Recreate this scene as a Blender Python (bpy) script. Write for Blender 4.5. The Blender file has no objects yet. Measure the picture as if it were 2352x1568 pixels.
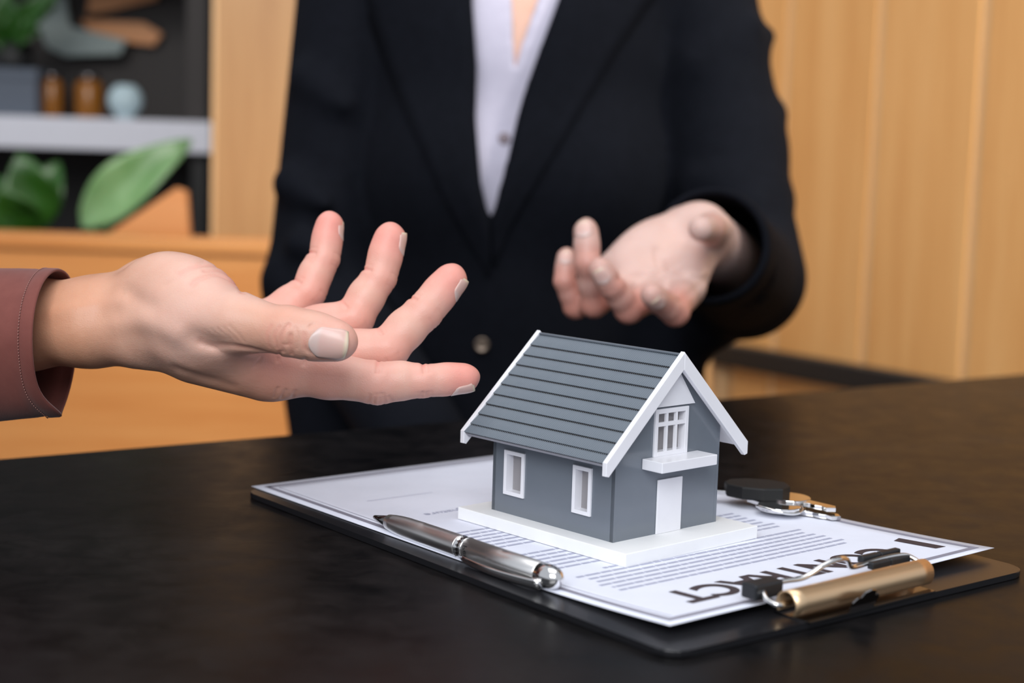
import bpy, bmesh, math, random
import numpy as np
from mathutils import Vector, Matrix
random.seed(7)
np.random.seed(7)
C = bpy.context.scene.collection
sc = bpy.context.scene

# ------------------------------------------------------------------ camera
# world: table top is z = 0, x to the right, y away from the camera
CAM_H = 0.1752
FPX = 3593.0                      # focal length in pixels of a 2352 px wide frame
PITCH, ROLL = math.radians(6.75), math.radians(1.8)
_c, _s = math.cos(PITCH), math.sin(PITCH)
_rp = np.array([[1, 0, 0], [0, _c, -_s], [0, _s, _c]])
_c, _s = math.cos(ROLL), math.sin(ROLL)
_rr = np.array([[_c, -_s, 0], [_s, _c, 0], [0, 0, 1]])
VIEW = _rr @ _rp @ np.array([[1, 0, 0], [0, 0, -1], [0, 1, 0]], float)
EYE = np.array([0, 0, CAM_H])
cam_data = bpy.data.cameras.new('camera')
cam_data.sensor_width = 36
cam_data.lens = FPX / 2352 * 36
cam_data.clip_start = 0.02
cam_data.dof.use_dof = True
cam_data.dof.focus_distance = 0.705
cam_data.dof.aperture_fstop = 6.4
cam = bpy.data.objects.new('camera', cam_data)
C.objects.link(cam)
m = Matrix.Identity(4)
for i in range(3):
    m[i][0], m[i][1], m[i][2], m[i][3] = VIEW[0][i], -VIEW[1][i], -VIEW[2][i], EYE[i]
cam.matrix_world = m
sc.camera = cam

# ------------------------------------------------------------------ light
world = bpy.data.worlds.new('world')
sc.world = world
world.use_nodes = True
world.node_tree.nodes['Background'].inputs[0].default_value = (0.86, 0.91, 1.0, 1)
world.node_tree.nodes['Background'].inputs[1].default_value = 0.45


def area_light(name, loc, target, size, power, color, spread=180):
    d = bpy.data.lights.new(name, 'AREA')
    d.shape = 'RECTANGLE'
    d.size, d.size_y = size
    d.energy = power
    d.color = color
    d.spread = math.radians(spread)
    o = bpy.data.objects.new(name, d)
    C.objects.link(o)
    o.location = loc
    o.rotation_euler = (Vector(target) - Vector(loc)).to_track_quat('-Z', 'Y').to_euler()
    return o


area_light('ceiling_light', (-0.05, 0.6, 1.75), (0.0, 0.8, 0), (1.5, 1.2), 8.0, (1.0, 0.98, 0.97))
area_light('window_light', (-0.35, -1.35, 1.4), (0.0, 0.8, 0.05), (1.8, 1.2), 36, (0.95, 0.97, 1.0))
area_light('wall_fill', (1.2, 1.0, 1.75), (0.68, 1.95, 0.12), (0.6, 0.4), 13.5, (1.0, 0.93, 0.84), 60)  # unseen fill, added to brighten the right-hand oak wall
area_light('background_fill', (-0.8, 0.95, 1.25), (-0.8, 2.2, 0.1), (0.9, 0.3), 3.3, (1.0, 0.95, 0.9), 90)  # unseen fill, added to brighten the low partition and back panel

sc.view_settings.view_transform = 'Standard'
sc.view_settings.look = 'None'
sc.view_settings.exposure = 0.42
sc.view_settings.gamma = 1.0
sc.view_settings.use_curve_mapping = False

# ------------------------------------------------------------------ helpers


def ray(x, y):
    return VIEW.T @ np.array([(x - 1176) / FPX, (y - 784) / FPX, 1.0])


def at(x, y, d):
    """world point that lies at depth d (metres) where the photo shows (x, y)"""
    return EYE + ray(x, y) * d


def on_z(x, y, z):
    r = ray(x, y)
    return EYE + r * ((z - CAM_H) / r[2])


def on_y(x, y, Y):
    r = ray(x, y)
    return EYE + r * (Y / r[1])


def unit(v):
    v = np.asarray(v, float)
    return v / np.linalg.norm(v)


def tag(o, label=None, cat=None, group=None, kind=None):
    if label:
        o['label'] = label
    if cat:
        o['category'] = cat
    if group:
        o['group'] = group
    if kind:
        o['kind'] = kind
    return o


def empty(name, loc=(0, 0, 0)):
    o = bpy.data.objects.new(name, None)
    o.empty_display_size = 0.02
    o.location = loc
    C.objects.link(o)
    return o


def put(name, mesh, mat=None, parent=None, smooth=False):
    o = bpy.data.objects.new(name, mesh)
    C.objects.link(o)
    if mat and not mesh.materials:
        mesh.materials.append(mat)
    if smooth:
        mesh.polygons.foreach_set('use_smooth', [True] * len(mesh.polygons))
    if parent:
        o.parent = parent
        o.matrix_parent_inverse = Matrix.Translation(parent.location).inverted() if parent.type == 'EMPTY' else Matrix.Identity(4)
    return o


def from_bm(name, bm, mat, parent=None, smooth=False):
    bmesh.ops.recalc_face_normals(bm, faces=bm.faces)
    me = bpy.data.meshes.new(name)
    bm.to_mesh(me)
    bm.free()
    return put(name, me, mat, parent, smooth)


def bm_box(bm, lo, hi, fr=None, bevel=0.0):
    """axis box lo..hi in the frame fr (origin, ex, ey, ez)"""
    O, ex, ey, ez = fr if fr else (np.zeros(3), np.array([1., 0, 0]), np.array([0, 1., 0]), np.array([0, 0, 1.]))
    vs = []
    for i in (0, 1):
        for j in (0, 1):
            for k in (0, 1):
                p = O + ex * (hi[0] if i else lo[0]) + ey * (hi[1] if j else lo[1]) + ez * (hi[2] if k else lo[2])
                vs.append(bm.verts.new(p))
    fs = []
    for q in ((0, 1, 3, 2), (4, 6, 7, 5), (0, 4, 5, 1), (2, 3, 7, 6), (0, 2, 6, 4), (1, 5, 7, 3)):
        fs.append(bm.faces.new([vs[i] for i in q]))
    if bevel:
        es = list({e for f in fs for e in f.edges})
        bmesh.ops.bevel(bm, geom=es, offset=bevel, segments=2, affect='EDGES', profile=0.5)


def box(name, lo, hi, mat, parent=None, fr=None, bevel=0.0):
    bm = bmesh.new()
    bm_box(bm, lo, hi, fr, bevel)
    return from_bm(name, bm, mat, parent)


def bm_prism(bm, pts, n, depth, bevel=0.0):
    """polygon pts (3-D, planar) extruded along n by depth"""
    n = np.asarray(n, float)
    a = [bm.verts.new(np.asarray(p, float)) for p in pts]
    b = [bm.verts.new(np.asarray(p, float) + n * depth) for p in pts]
    fs = [bm.faces.new(a), bm.faces.new(b[::-1])]
    k = len(a)
    for i in range(k):
        fs.append(bm.faces.new([a[i], a[(i + 1) % k], b[(i + 1) % k], b[i]]))
    if bevel:
        es = list({e for f in fs[:2] for e in f.edges})
        bmesh.ops.bevel(bm, geom=es, offset=bevel, segments=2, affect='EDGES', profile=0.5)


def prism(name, pts, n, depth, mat, parent=None, bevel=0.0):
    bm = bmesh.new()
    bm_prism(bm, pts, n, depth, bevel)
    return from_bm(name, bm, mat, parent)


def bm_tube(bm, pts, radii, seg=10, cap=True):
    pts = [np.asarray(p, float) for p in pts]
    if np.isscalar(radii):
        radii = [radii] * len(pts)
    rings = []
    up = None
    for i, p in enumerate(pts):
        t = unit(pts[min(i + 1, len(pts) - 1)] - pts[max(i - 1, 0)])
        if up is None:
            up = np.array([0, 0, 1.]) if abs(t[2]) < 0.9 else np.array([1., 0, 0])
        u = unit(np.cross(up, t))
        v = np.cross(t, u)
        up = v
        rings.append([bm.verts.new(p + radii[i] * (u * math.cos(a) + v * math.sin(a)))
                      for a in np.linspace(0, 2 * math.pi, seg, endpoint=False)])
    for r0, r1 in zip(rings, rings[1:]):
        for i in range(seg):
            bm.faces.new([r0[i], r0[(i + 1) % seg], r1[(i + 1) % seg], r1[i]])
    if cap:
        bm.faces.new(rings[0])
        bm.faces.new(rings[-1][::-1])


def tube(name, pts, radii, mat, parent=None, seg=10):
    bm = bmesh.new()
    bm_tube(bm, pts, radii, seg)
    return from_bm(name, bm, mat, parent, True)


def spline(pts, n=8):
    """Catmull-Rom through pts"""
    P = [np.asarray(p, float) for p in pts]
    P = [2 * P[0] - P[1]] + P + [2 * P[-1] - P[-2]]
    out = []
    for i in range(1, len(P) - 2):
        for t in np.linspace(0, 1, n, endpoint=False):
            a, b, c, d = P[i - 1], P[i], P[i + 1], P[i + 2]
            out.append(0.5 * (2 * b + (c - a) * t + (2 * a - 5 * b + 4 * c - d) * t * t + (3 * b - a - 3 * c + d) * t ** 3))
    out.append(P[-2])
    return out


def lathe(name, prof, O, axis, mat, parent=None, seg=32, smooth=True):
    """profile [(along, radius)] turned about axis through O"""
    axis = unit(axis)
    u = unit(np.cross(axis, [0.3, 0.2, 1.0] if abs(axis[2]) < 0.9 else [1.0, 0, 0]))
    v = np.cross(axis, u)
    bm = bmesh.new()
    rings = []
    for a, r in prof:
        rings.append([bm.verts.new(O + axis * a + r * (u * math.cos(t) + v * math.sin(t)))
                      for t in np.linspace(0, 2 * math.pi, seg, endpoint=False)])
    for r0, r1 in zip(rings, rings[1:]):
        for i in range(seg):
            bm.faces.new([r0[i], r0[(i + 1) % seg], r1[(i + 1) % seg], r1[i]])
    bm.faces.new(rings[0])
    bm.faces.new(rings[-1][::-1])
    return from_bm(name, bm, mat, parent, smooth)


def grid_mesh(name, P, thick=0.0, closed_u=False):
    """P[i][j] -> 3-D points; solid sheet when thick > 0 (offset along the normals)"""
    P = np.asarray(P, float)
    nu, nv = P.shape[:2]
    du = np.gradient(P, axis=0)
    dv = np.gradient(P, axis=1)
    if closed_u:
        du = (np.roll(P, -1, 0) - np.roll(P, 1, 0)) / 2
    nn = np.cross(du, dv)
    nn /= np.linalg.norm(nn, axis=2, keepdims=True) + 1e-12
    vs = P.reshape(-1, 3)
    idx = np.arange(nu * nv).reshape(nu, nv)
    fs = []
    top = nu if closed_u else nu - 1
    for i in range(top):
        for j in range(nv - 1):
            a, b = idx[i, j], idx[(i + 1) % nu, j]
            fs.append((a, b, idx[(i + 1) % nu, j + 1], idx[i, j + 1]))
    if thick:
        vs2 = (P - nn * thick).reshape(-1, 3)
        off = nu * nv
        fs2 = [tuple(off + k for k in f[::-1]) for f in fs]
        rim = []
        for i in range(top):
            i2 = (i + 1) % nu
            rim.append((idx[i, 0] + off, idx[i2, 0] + off, idx[i2, 0], idx[i, 0]))
            rim.append((idx[i, -1], idx[i2, -1], idx[i2, -1] + off, idx[i, -1] + off))
        if not closed_u:
            for j in range(nv - 1):
                rim.append((idx[0, j], idx[0, j + 1], idx[0, j + 1] + off, idx[0, j] + off))
                rim.append((idx[-1, j] + off, idx[-1, j + 1] + off, idx[-1, j + 1], idx[-1, j]))
        vs = np.concatenate([vs, vs2])
        fs = fs + fs2 + rim
    me = bpy.data.meshes.new(name)
    me.from_pydata([tuple(v) for v in vs], [], [tuple(int(k) for k in f) for f in fs])
    me.update()
    return me


# ------------------------------------------------------------------ materials


class NT:
    def __init__(self, name):
        self.m = bpy.data.materials.new(name)
        self.m.use_nodes = True
        self.t = self.m.node_tree
        self.b = self.t.nodes['Principled BSDF']

    def node(self, kind, **kw):
        n = self.t.nodes.new(kind)
        for k, v in kw.items():
            setattr(n, k, v)
        return n

    def link(self, a, b):
        self.t.links.new(a, b)

    def set(self, **kw):
        for k, v in kw.items():
            s = self.b.inputs[k.replace('_', ' ')]
            s.default_value = (*v, 1) if isinstance(v, tuple) and len(v) == 3 and s.type == 'RGBA' else v
        return self

    def coords(self, scale=(1, 1, 1), kind='Object', rot=(0, 0, 0)):
        tc = self.node('ShaderNodeTexCoord')
        mp = self.node('ShaderNodeMapping')
        mp.inputs['Scale'].default_value = scale
        mp.inputs['Rotation'].default_value = rot
        self.link(tc.outputs[kind], mp.inputs['Vector'])
        return mp.outputs[0]

    def noise(self, vec, scale, detail=4, rough=0.55, dist=0.0):
        n = self.node('ShaderNodeTexNoise')
        n.inputs['Scale'].default_value = scale
        n.inputs['Detail'].default_value = detail
        n.inputs['Roughness'].default_value = rough
        n.inputs['Distortion'].default_value = dist
        self.link(vec, n.inputs['Vector'])
        return n.outputs[0]

    def ramp(self, fac, stops):
        r = self.node('ShaderNodeValToRGB')
        el = r.color_ramp.elements
        while len(el) < len(stops):
            el.new(0.5)
        for e, (p, c) in zip(el, stops):
            e.position = p
            e.color = (*c, 1) if len(c) == 3 else c
        self.link(fac, r.inputs[0])
        return r.outputs[0]

    def mix(self, fac, a, b, mode='MIX'):
        n = self.node('ShaderNodeMix', data_type='RGBA', blend_type=mode)
        if isinstance(fac, (int, float)):
            n.inputs[0].default_value = fac
        else:
            self.link(fac, n.inputs[0])
        for s, v in ((n.inputs[6], a), (n.inputs[7], b)):
            if isinstance(v, tuple):
                s.default_value = (*v, 1)
            else:
                self.link(v, s)
        return n.outputs[2]

    def bump(self, h, strength, dist=0.001, prev=None):
        n = self.node('ShaderNodeBump')
        n.inputs['Strength'].default_value = strength
        n.inputs['Distance'].default_value = dist
        self.link(h, n.inputs['Height'])
        if prev is not None:
            self.link(prev, n.inputs['Normal'])
        self.link(n.outputs[0], self.b.inputs['Normal'])
        return n.outputs[0]

    def color(self, s):
        self.link(s, self.b.inputs['Base Color'])


def srgb(r, g, b):
    f = lambda c: (c / 255 / 12.92) if c / 255 <= 0.04045 else ((c / 255 + 0.055) / 1.055) ** 2.4
    return (f(r), f(g), f(b))


def simple(name, col, rough=0.5, metal=0.0, **kw):
    n = NT(name).set(Base_Color=col, Roughness=rough, Metallic=metal, **kw)
    v = n.coords()
    n.color(n.mix(n.noise(v, 60, 3), tuple(c * 0.94 for c in col), tuple(min(1, c * 1.05) for c in col)))
    return n.m


def wood_mat(name, c0, c1, c2, grain_axis='z', rough=0.42):
    n = NT(name).set(Roughness=rough)
    sc_ = {'z': (9, 9, 0.55), 'x': (0.55, 9, 9)}[grain_axis]
    info = n.node('ShaderNodeObjectInfo')
    v = n.coords(sc_)
    add = n.node('ShaderNodeVectorMath', operation='ADD')
    mul = n.node('ShaderNodeVectorMath', operation='SCALE')
    comb = n.node('ShaderNodeCombineXYZ')
    for s in range(3):
        n.link(info.outputs['Random'], comb.inputs[s])
    n.link(comb.outputs[0], mul.inputs[0])
    mul.inputs['Scale'].default_value = 17.0
    n.link(v, add.inputs[0])
    n.link(mul.outputs[0], add.inputs[1])
    f = n.noise(add.outputs[0], 2.2, 5, 0.6, 0.4)
    g = n.noise(add.outputs[0], 14, 3, 0.5, 0.2)
    col = n.ramp(f, [(0.25, c0), (0.5, c1), (0.78, c2)])
    col = n.mix(0.22, col, n.ramp(g, [(0.3, c0), (0.7, c2)]))
    n.color(col)
    n.bump(g, 0.12, 0.0006)
    return n.m


M = {}
M['wood'] = wood_mat('oak_veneer', srgb(196, 138, 76), srgb(212, 157, 94), srgb(224, 175, 115))
M['joint'] = wood_mat('pale_oak_joint', srgb(216, 170, 116), srgb(226, 184, 132), srgb(232, 194, 146))
M['wood_back'] = wood_mat('oak_panel', srgb(164, 118, 72), srgb(178, 134, 86), srgb(190, 150, 102))
M['wood_h'] = wood_mat('oak_veneer_horizontal', srgb(180, 110, 52), srgb(198, 130, 68), srgb(212, 152, 90), 'x')
M['wood_red'] = wood_mat('reddish_wood', srgb(196, 126, 72), srgb(208, 140, 84), srgb(216, 154, 100), 'x')

n = NT('dark_stone_table').set(Roughness=0.3, Specular_IOR_Level=0.08)
v = n.coords()
f1 = n.noise(v, 9, 6, 0.62, 0.6)
f2 = n.noise(v, 46, 5, 0.65, 0.3)
col = n.ramp(f1, [(0.3, srgb(8, 8, 10)), (0.55, srgb(14, 14, 15)), (0.75, srgb(40, 37, 37))])
n.color(n.mix(0.35, col, n.ramp(f2, [(0.35, srgb(7, 7, 8)), (0.72, srgb(44, 40, 40))])))
n.link(n.ramp(f2, [(0.3, (0.28,) * 3), (0.8, (0.42,) * 3)]), n.b.inputs['Roughness'])
n.bump(f2, 0.08, 0.0008)
M['table'] = n.m

M['paper'] = simple('white_paper', srgb(229, 232, 245), 0.75)
M['ink_dark'] = simple('print_dark_brown', srgb(62, 50, 54), 0.7)
M['ink_grey'] = simple('print_grey', srgb(140, 138, 152), 0.75)
M['ink_text'] = simple('print_text_grey', srgb(174, 177, 198), 0.75)
n = NT('black_plastic_board').set(Base_Color=srgb(26, 26, 29), Roughness=0.28)
n.bump(n.noise(n.coords(), 600, 2), 0.05, 0.0003)
M['board'] = n.m
n = NT('board_edge').set(Base_Color=srgb(30, 32, 33), Roughness=0.5)
M['board_edge'] = n.m
M['chrome'] = NT('chrome').set(Base_Color=(0.83, 0.82, 0.81), Metallic=1.0, Roughness=0.07).m
n = NT('brushed_steel').set(Base_Color=(0.86, 0.85, 0.84), Metallic=1.0, Roughness=0.34, Anisotropic=0.5)
n.bump(n.noise(n.coords((1, 1, 1)), 900, 2), 0.05, 0.0002)
M['steel'] = n.m
M['clip_metal'] = NT('clip_metal').set(Base_Color=(0.95, 0.68, 0.42), Metallic=1.0, Roughness=0.38).m  # tan of reflected surroundings is put into the metal's base colour
M['dark_metal'] = NT('dark_metal').set(Base_Color=(0.20, 0.19, 0.19), Metallic=1.0, Roughness=0.2).m
M['rubber'] = simple('black_rubber', srgb(30, 32, 36), 0.45)
M['black'] = simple('black_paint', srgb(7, 7, 7), 0.6)

n = NT('grey_plastic_wall').set(Roughness=0.22, Coat_Weight=0.3, Coat_Roughness=0.1)
n.color(n.mix(n.noise(n.coords(), 35, 4), srgb(106, 113, 122), srgb(114, 121, 130)))
n.bump(n.noise(n.coords(), 28, 2), 0.05, 0.002)
M['house_grey'] = n.m
n = NT('grey_roof_sheet').set(Roughness=0.42)
n.color(n.mix(n.noise(n.coords(), 90, 4), srgb(98, 107, 117), srgb(108, 117, 126)))
M['roof'] = n.m
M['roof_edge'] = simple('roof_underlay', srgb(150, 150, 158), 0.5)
M['roof_gap'] = simple('roof_dark_seam', srgb(54, 50, 48), 0.6)  # dark strip along the joints between tile rows
M['house_white'] = simple('white_plastic', srgb(238, 238, 243), 0.25)
M['base_white'] = simple('white_foam_board', srgb(245, 246, 246), 0.6)
M['house_inside'] = simple('house_interior', srgb(120, 104, 100), 0.8)
n = NT('clear_pane').set(Base_Color=(0.42, 0.40, 0.41), Roughness=0.12, Alpha=0.6)
M['pane'] = n.m

# skin: pigment varies with a 'red' attribute (finger pads and knuckles are rosier)


def skin_mat(name, base, rosy, tan):
    n = NT(name).set(Roughness=0.42, Subsurface_Weight=0.22, Subsurface_Scale=0.004, Specular_IOR_Level=0.42)
    n.b.inputs['Subsurface Radius'].default_value = (1.0, 0.38, 0.22)
    at_ = n.node('ShaderNodeAttribute', attribute_name='red')
    at2 = n.node('ShaderNodeAttribute', attribute_name='tan')
    v = n.coords()
    f = n.noise(v, 70, 4, 0.6)
    c = n.mix(at2.outputs['Fac'], base, tan)
    c = n.mix(at_.outputs['Fac'], c, rosy)
    mott = n.ramp(f, [(0.3, (0.95, 0.88, 0.85)), (0.7, (1.0, 1.0, 1.0))])
    n.color(n.mix(0.7, c, mott, 'MULTIPLY'))
    vor = n.node('ShaderNodeTexVoronoi', feature='DISTANCE_TO_EDGE')
    vor.inputs['Scale'].default_value = 900
    n.link(v, vor.inputs['Vector'])
    b = n.bump(vor.outputs[0], 0.28, 0.0003)
    n.bump(n.noise(v, 300, 4), 0.28, 0.0005, b)
    n.link(n.ramp(f, [(0.3, (0.36,) * 3), (0.7, (0.5,) * 3)]), n.b.inputs['Roughness'])
    return n.m


M['skin_a'] = skin_mat('skin_right', srgb(224, 182, 165), srgb(236, 138, 128), srgb(204, 144, 106))
M['skin_b'] = skin_mat('skin_left', srgb(214, 182, 172), srgb(200, 126, 108), srgb(216, 172, 148))
n = NT('nail').set(Roughness=0.32, Subsurface_Weight=0.15, Subsurface_Scale=0.002, Coat_Weight=0.1)
n.color(n.ramp(n.node('ShaderNodeAttribute', attribute_name='along').outputs['Fac'],
               [(0.0, srgb(216, 190, 182)), (0.2, srgb(218, 190, 182)), (0.30, srgb(222, 182, 172)), (0.86, srgb(224, 184, 172)), (0.93, srgb(226, 206, 180)), (1.0, srgb(226, 208, 184))]))
M['nail'] = n.m
M['nail_tip'] = NT('nail_tip').set(Base_Color=srgb(242, 232, 214), Roughness=0.3).m


def cloth(name, col, scale, strength, rough=0.85, sheen=0.2, col2=None, spec=0.25):
    n = NT(name).set(Roughness=rough, Sheen_Weight=sheen, Sheen_Roughness=0.4, Specular_IOR_Level=spec)
    v = n.coords()
    w = n.node('ShaderNodeTexWave', wave_type='BANDS', bands_direction='DIAGONAL')
    w.inputs['Scale'].default_value = scale
    w.inputs['Distortion'].default_value = 1.0
    n.link(v, w.inputs['Vector'])
    n.color(n.mix(n.noise(v, 120, 4), col, col2 or tuple(c * 1.25 for c in col)))
    n.bump(w.outputs[0], strength, 0.0004)
    return n.m


M['brown_cloth'] = cloth('brown_cotton', srgb(112, 62, 56), 900, 0.15, 0.85, 0.2, srgb(130, 76, 68))
M['thread'] = simple('thread', srgb(150, 108, 100), 0.8)
M['suit'] = cloth('black_suiting', srgb(13, 15, 20), 300, 0.15, 0.9, 0.0, srgb(20, 22, 29), 0.06)
M['lining'] = simple('lining', srgb(10, 10, 12), 0.6)
M['shirt'] = cloth('lilac_cotton', srgb(186, 182, 200), 260, 0.1, 0.8, 0.1, srgb(200, 197, 214))
M['button'] = NT('button').set(Base_Color=srgb(92, 80, 70), Metallic=0.7, Roughness=0.25).m

# ------------------------------------------------------------------ signed distance modelling (bodies and clothes)


class Body:
    """list of (function, bounding centre, bounding radius, mode, k)"""

    def __init__(self):
        self.ops = []

    def add(self, fn, c, r, mode='add', k=0.004):
        self.ops.append((fn, np.asarray(c, np.float32), float(r), mode, k))

    def cap(self, a, b, ra, rb, k=0.004, flat=None, s=1.0, mode='add'):
        f = cap_fn(a, b, ra, rb, flat, s)
        c = (np.asarray(a) + np.asarray(b)) / 2
        self.add(f, c, np.linalg.norm(np.asarray(a) - np.asarray(b)) / 2 + max(ra, rb) * max(1, s), mode, k)

    def ell(self, c, r, axes=None, k=0.004, mode='add'):
        self.add(ell_fn(c, r, axes), c, max(r), mode, k)

    def groove(self, pts, depth, width):
        """carved line along a polyline (negative depth raises a ridge)"""
        pts = np.asarray(pts, np.float32)
        c = pts.mean(0)
        r = np.linalg.norm(pts - c, axis=1).max() + 2.6 * width

        def f(P):
            d2 = np.full(len(P), 1e9, np.float32)
            for a, b in zip(pts, pts[1:]):
                ab = b - a
                t = np.clip(((P - a) @ ab) / (ab @ ab + 1e-12), 0, 1)[:, None]
                q = P - a - t * ab
                d2 = np.minimum(d2, np.einsum('ij,ij->i', q, q))
            return depth * np.exp(-d2 / (width * width))
        self.add(f, c, r, 'disp', 0)

    def chain(self, pts, radii, k_in=0.003, k=0.005):
        """finger: its own small union, then blended on"""
        fns = [cap_fn(a, b, ra, rb) for a, b, ra, rb in zip(pts, pts[1:], radii, radii[1:])]
        return fns

    def finger(self, fns, c, r, k_in, k):
        def f(P):
            d = None
            for g in fns:
                e = g(P)
                d = e if d is None else smin(d, e, k_in)
            return d
        self.add(f, c, r, 'add', k)

    def __call__(self, P, margin=None):
        P = np.asarray(P, np.float32)
        d = np.full(len(P), 1.0, np.float32)
        for fn, c, r, mode, k in self.ops:
            if margin is None:
                sel = slice(None)
                Q = P
            else:
                q = P - c
                sel = np.nonzero(np.einsum('ij,ij->i', q, q) < (r + margin + 2 * k) ** 2)[0]
                if len(sel) == 0:
                    continue
                Q = P[sel]
            e = fn(Q)
            if mode == 'add':
                d[sel] = smin(d[sel], e, k)
            elif mode == 'sub':
                d[sel] = -smin(-d[sel], e, k)
            else:
                d[sel] = d[sel] + e
        return d


def smin(a, b, k):
    if k <= 0:
        return np.minimum(a, b)
    h = np.maximum(k - np.abs(a - b), 0) / k
    return np.minimum(a, b) - h * h * k * 0.25


def cap_fn(a, b, ra, rb, flat=None, s=1.0):
    a, b = np.asarray(a, np.float32), np.asarray(b, np.float32)
    ab = b - a
    L2 = float(ab @ ab) + 1e-12
    fl = None if flat is None else unit(flat).astype(np.float32)

    def f(P):
        q = P - a
        t = np.clip((q @ ab) / L2, 0, 1)
        q = q - t[:, None] * ab
        if fl is not None:      # cross-section radius along `flat` is s times the other
            w = q @ fl
            q = q + np.outer(w * (1 / s - 1), fl)
        return np.sqrt(np.einsum('ij,ij->i', q, q)) - (ra + (rb - ra) * t).astype(np.float32)
    return f


def ell_fn(c, r, axes=None):
    c = np.asarray(c, np.float32)
    r = np.asarray(r, np.float32)
    if axes is None:
        A = np.eye(3, dtype=np.float32)
    else:
        a0 = unit(axes[0])
        a1 = unit(axes[1] - a0 * (np.asarray(axes[1]) @ a0))
        A = np.array([a0, a1, np.cross(a0, a1)], np.float32)

    def f(P):
        q = (P - c) @ A.T
        q = q / r
        k0 = np.sqrt(np.einsum('ij,ij->i', q, q)) + 1e-9
        q = q / r
        k1 = np.sqrt(np.einsum('ij,ij->i', q, q)) + 1e-9
        return k0 * (k0 - 1) / k1
    return f


def mesh_body(name, body, lo, hi, h, iters=2, subdiv=0):
    lo, hi = np.asarray(lo, float), np.asarray(hi, float)
    B = 12
    nb = np.ceil((hi - lo) / (h * B)).astype(int)
    n = nb * B + 1
    bi = np.stack(np.meshgrid(*[np.arange(k) for k in nb], indexing='ij'), -1).reshape(-1, 3)
    cen = lo + (bi + 0.5) * B * h
    f = body(cen)
    vals = np.repeat(np.repeat(np.repeat(f.reshape(nb), B, 0), B, 1), B, 2)
    vals = np.pad(vals, ((0, 1),) * 3, mode='edge').astype(np.float32)
    act = bi[np.abs(f) < B * h * 0.87 * 1.35 + 0.004]
    g = np.stack(np.meshgrid(*[np.arange(B + 1)] * 3, indexing='ij'), -1).reshape(-1, 3)
    for s in range(0, len(act), 160):
        ch = act[s:s + 160]
        ids = (ch[:, None, :] * B + g[None]).reshape(-1, 3)
        v = body(lo + ids * h, 0.012)
        vals[ids[:, 0], ids[:, 1], ids[:, 2]] = v
    ins = vals < 0
    cs = ins[:-1, :-1, :-1].astype(np.int8)
    tot = np.zeros_like(cs)
    for dx in (0, 1):
        for dy in (0, 1):
            for dz in (0, 1):
                tot += ins[dx:n[0] - 1 + dx, dy:n[1] - 1 + dy, dz:n[2] - 1 + dz]
    ci = np.argwhere((tot > 0) & (tot < 8))
    vid = np.full(tot.shape, -1, np.int64)
    vid[ci[:, 0], ci[:, 1], ci[:, 2]] = np.arange(len(ci))
    acc = np.zeros((len(ci), 3))
    cnt = np.zeros(len(ci))
    cor = [(0, 0, 0), (1, 0, 0), (0, 1, 0), (1, 1, 0), (0, 0, 1), (1, 0, 1), (0, 1, 1), (1, 1, 1)]
    for a in range(8):
        for b in range(a + 1, 8):
            if sum(abs(x - y) for x, y in zip(cor[a], cor[b])) != 1:
                continue
            pa, pb = ci + cor[a], ci + cor[b]
            va, vb = vals[pa[:, 0], pa[:, 1], pa[:, 2]], vals[pb[:, 0], pb[:, 1], pb[:, 2]]
            x = (va < 0) != (vb < 0)
            t = np.where(x, va / np.where(x, va - vb, 1), 0)
            acc += np.where(x[:, None], pa + t[:, None] * (pb - pa), 0)
            cnt += x
    V = lo + acc / cnt[:, None] * h
    faces = []
    for ax in range(3):
        o1, o2 = [(1, 2), (2, 0), (0, 1)][ax]
        sl0 = [slice(None)] * 3
        sl1 = [slice(None)] * 3
        sl0[ax] = slice(0, -1)
        sl1[ax] = slice(1, None)
        A, Bv = ins[tuple(sl0)], ins[tuple(sl1)]
        e = np.argwhere(A != Bv)
        e = e[(e[:, o1] > 0) & (e[:, o2] > 0) & (e[:, o1] < n[o1] - 1) & (e[:, o2] < n[o2] - 1)]
        fl = A[e[:, 0], e[:, 1], e[:, 2]]
        q = []
        for d1, d2 in ((-1, -1), (0, -1), (0, 0), (-1, 0)):
            c = e.copy()
            c[:, o1] += d1
            c[:, o2] += d2
            q.append(vid[c[:, 0], c[:, 1], c[:, 2]])
        q = np.stack(q, 1)
        q[~fl] = q[~fl][:, ::-1]
        faces.append(q)
    Fq = np.concatenate(faces)
    Fq = Fq[(Fq >= 0).all(1)]
    def project(V, hh, its):
        eps = hh * 0.5
        for _ in range(its):
            f0 = body(V, 0.004)
            G = np.stack([body(V + np.eye(3)[i] * eps, 0.004) - f0 for i in range(3)], 1) / eps
            g2 = np.maximum((G * G).sum(1), 0.2)
            V = V - G * np.clip(f0 / g2, -hh, hh)[:, None]
        return V
    V = project(V, h, iters)
    for _ in range(subdiv):
        E = np.stack([Fq, np.roll(Fq, -1, 1)], 2).reshape(-1, 2)
        E.sort(axis=1)
        key = E[:, 0] * (len(V) + 1) + E[:, 1]
        uk, inv = np.unique(key, return_inverse=True)
        ea, eb = uk // (len(V) + 1), uk % (len(V) + 1)
        nv0, ne = len(V), len(uk)
        mids = inv.reshape(-1, 4) + nv0
        cenV = V[Fq].mean(1)
        cid = nv0 + ne + np.arange(len(Fq))
        V = np.concatenate([V, (V[ea] + V[eb]) / 2, cenV])
        Fq = np.concatenate([np.stack([Fq[:, i], mids[:, i], cid, mids[:, i - 1]], 1) for i in range(4)])
        h = h / 2
        V = project(V, h, 2)
    me = bpy.data.meshes.new(name)
    me.vertices.add(len(V))
    me.vertices.foreach_set('co', V.astype(np.float32).ravel())
    me.loops.add(len(Fq) * 4)
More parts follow.
